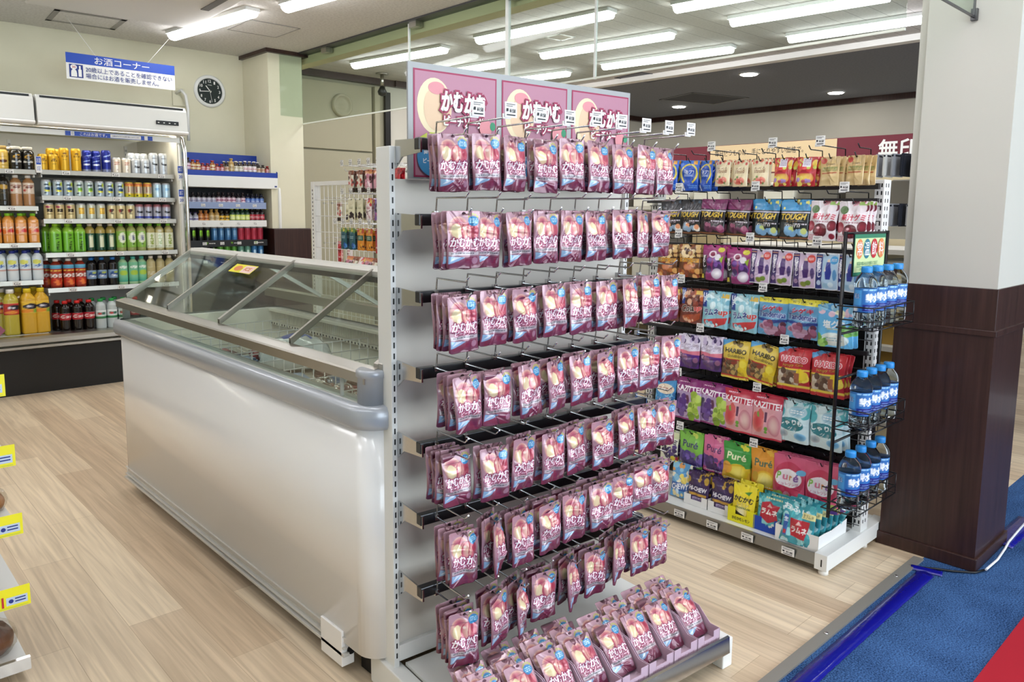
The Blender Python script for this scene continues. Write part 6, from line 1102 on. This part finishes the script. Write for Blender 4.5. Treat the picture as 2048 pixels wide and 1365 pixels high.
# back side of the mesh rack: bottles and boxes glimpsed under the baskets
for i, (px_, py_, cc) in enumerate(((1745, 690, 'a8843a'), (1775, 700, 'a8843a'), (1800, 620, 'c9b48a'), (1800, 570, 'dcd8ca'))):
    c = pt(px_, py_, 0, 3.35); o = bpy.data.objects.new('storage_box', BXM[('c9b48a', 'dcd8ca', '6f6a60', 'a8843a').index(cc)]); COL.objects.link(o); o.location = (3.45, c.y, c.z-.05); tag(o, ['amber box low behind the middle bottle basket, left', 'amber box low behind the middle bottle basket, right', 'tan box behind the top bottle basket', 'white box beside the pillar behind the top bottles'][i], 'box')
t = thing('back_shelf', 'pale shelf unit glimpsed between the bottle rack and the pillar', 'shelf', (3.5, 1.4, 0)); WK = tuple(-c for c in t.location)
for z in (.30, .62, .795, 1.02): bm = B(); bx(bm, 3.25, 1.06, z-.02, 3.7, 2.0, z); ob('shelf', bm, mat('far_shelf', 'd6d2c6', .5), t, WK)
bm = B(); bx(bm, 3.70, 1.04, 0, 3.72, 2.02, 1.05); bx(bm, 3.25, 1.985, 0, 3.7, 2.0, 1.05); bx(bm, 3.66, 1.045, 0, 3.7, 1.06, 1.05); ob('frame', bm, BEIGE, t, WK)
# the sliver of furniture right of the pillar
c = pt(2040, 945, 2, .0)
t = thing('low_shelf', 'low white shelf base with a dark front right of the pillar', 'shelf', (4.6, .75, 0))
bm = B(); bx(bm, 0, -.9, .10, .6, .0, .22); ob('base', bm, WHITE, t, bevel=.004); bm = B(); bx(bm, .02, -.9, .22, .6, 0, .95); ob('front', bm, BLACKW, t)
bm = B(); bx(bm, .1, -.85, 0, .5, -.05, .1); ob('plinth', bm, BLACK, t)

# ------------------------------------------------------------------ bread shelf at the left edge
bx_, by_ = .335, 2.09
t = thing('bread_shelf', 'white tiered bread shelf with yellow discount cards at the left edge', 'shelf', (bx_-.5, by_, 0)); WBs = tuple(-c for c in t.location)
LEV = [(.06, .0), (.235, -.0), (.415, -.005), (.585, -.01), (.755, -.02)]
for i, (z, dx_) in enumerate(LEV):
    bm = B(); bx(bm, -1.0, by_-.004, z-.022, bx_+dx_, by_+.42, z-.006); sh = ob('shelf', bm, WHITE, t, WBs, bevel=.002)
    bm = B(); prism(bm, [(by_-.012, z-.028), (by_-.002, z-.028), (by_-.002, z+.004), (by_-.010, z+.002)], -1.0, bx_+dx_+.004, ax=0); ob('shelf_rail', bm, CHROME if i == 0 else CARD, sh)
    if i:
        F = Flat(); F.rect(-.21, -.026, 0, .026, 0); F.rect(-.05, -.017, -.006, .003, 1); F.rect(-.032, -.004, -.01, -.001, 2); F.rect(-.032, -.011, -.01, -.008, 2); F.ell(-.04, -.007, .005, .005, 2); F.rect(-.21, -.023, -.006, -.0215, 3)
        F.text('円引', -.088, -.006, .066, .026, 4 if i == 1 else 3, bold=.02)
        ob('discount_card', F.mesh('discount_card', [YELLOWP, mat('pale_blue', 'b9c6d8', .5), NAVY, LIME, REDP]), None, sh, (bx_+dx_+.012, by_-.016, z-.008))
bm = B(); bx(bm, -1.0, by_+.42, 0, bx_-.03, by_+.44, .9); bx(bm, -1.0, by_+.06, 0, bx_-.12, by_+.4, .035); ob('back_panel', bm, WHITE, t, WBs)
CR = mat('bread_brown', '8a5230', .5, noise=(18, '6a3818', 'b07840')); CHOC = mat('bread_choc', '4a2616', .45, noise=(20, '3a1c0f', '6e4024')); WRAP = pane_mat('bread_wrap', 'faf8f4', .04, .35)
def bread(pos, r_, m, lab, sx=1., n=1):
    b0 = thing('bread_pack', lab, 'bread', pos, R(rnd.uniform(-10, 10)))
    bm = B(); bmesh.ops.create_uvsphere(bm, u_segments=20, v_segments=12, radius=r_)
    for v in bm.verts: v.co = Vector((v.co.x*sx, v.co.y, max(v.co.z*.62, -r_*.35)+r_*.36+.004*math.sin(v.co.x*90)*math.cos(v.co.y*70)))
    for f in bm.faces: f.smooth = True
    ob('bun', bm, m, b0)
    bm = B(); bmesh.ops.create_uvsphere(bm, u_segments=24, v_segments=12, radius=r_*1.12)
    for v in bm.verts: v.co = Vector((v.co.x*sx, v.co.y, max(v.co.z*.66, -r_*.36)+r_*.385+.003*math.sin(v.co.x*160+v.co.y*90)))
    ob('wrapper', bm, WRAP, b0, label='clear plastic wrapper')
bread((.26, by_+.10, .056), .072, CHOC, 'dark brown wrapped loaf on the lowest bread shelf', .9); bread((.10, by_+.1, .056), .072, CHOC, 'dark wrapped loaf farther left on the lowest bread shelf')
bread((.275, by_+.12, .412), .055, CR, 'brown wrapped bun on the third bread shelf near its end'); bread((.24, by_+.24, .412), .05, CR, 'wrapped bun at the back of the third bread shelf'); bread((.2, by_+.1, .232), .05, CR, 'wrapped bun behind the red lettered discount card')
bm = B(); prism(bm, [(-.30, -.02), (.03, .0), (.062, .035), (.04, .06), (-.30, .02)], -.14, .14, ax=1); tag(ob('topper_sign', bm, MAROON, None, (.28, 2.25, .835)), 'dark red slanted topper at the left edge above the bread shelf', 'sign')
bm = B(); bx(bm, .05, 2.2, .749, .3, 2.3, .83); tag(ob('topper_box', bm, CARD), 'white box under the dark red topper at the left edge', 'box')
bpy.data.objects.remove(_to)
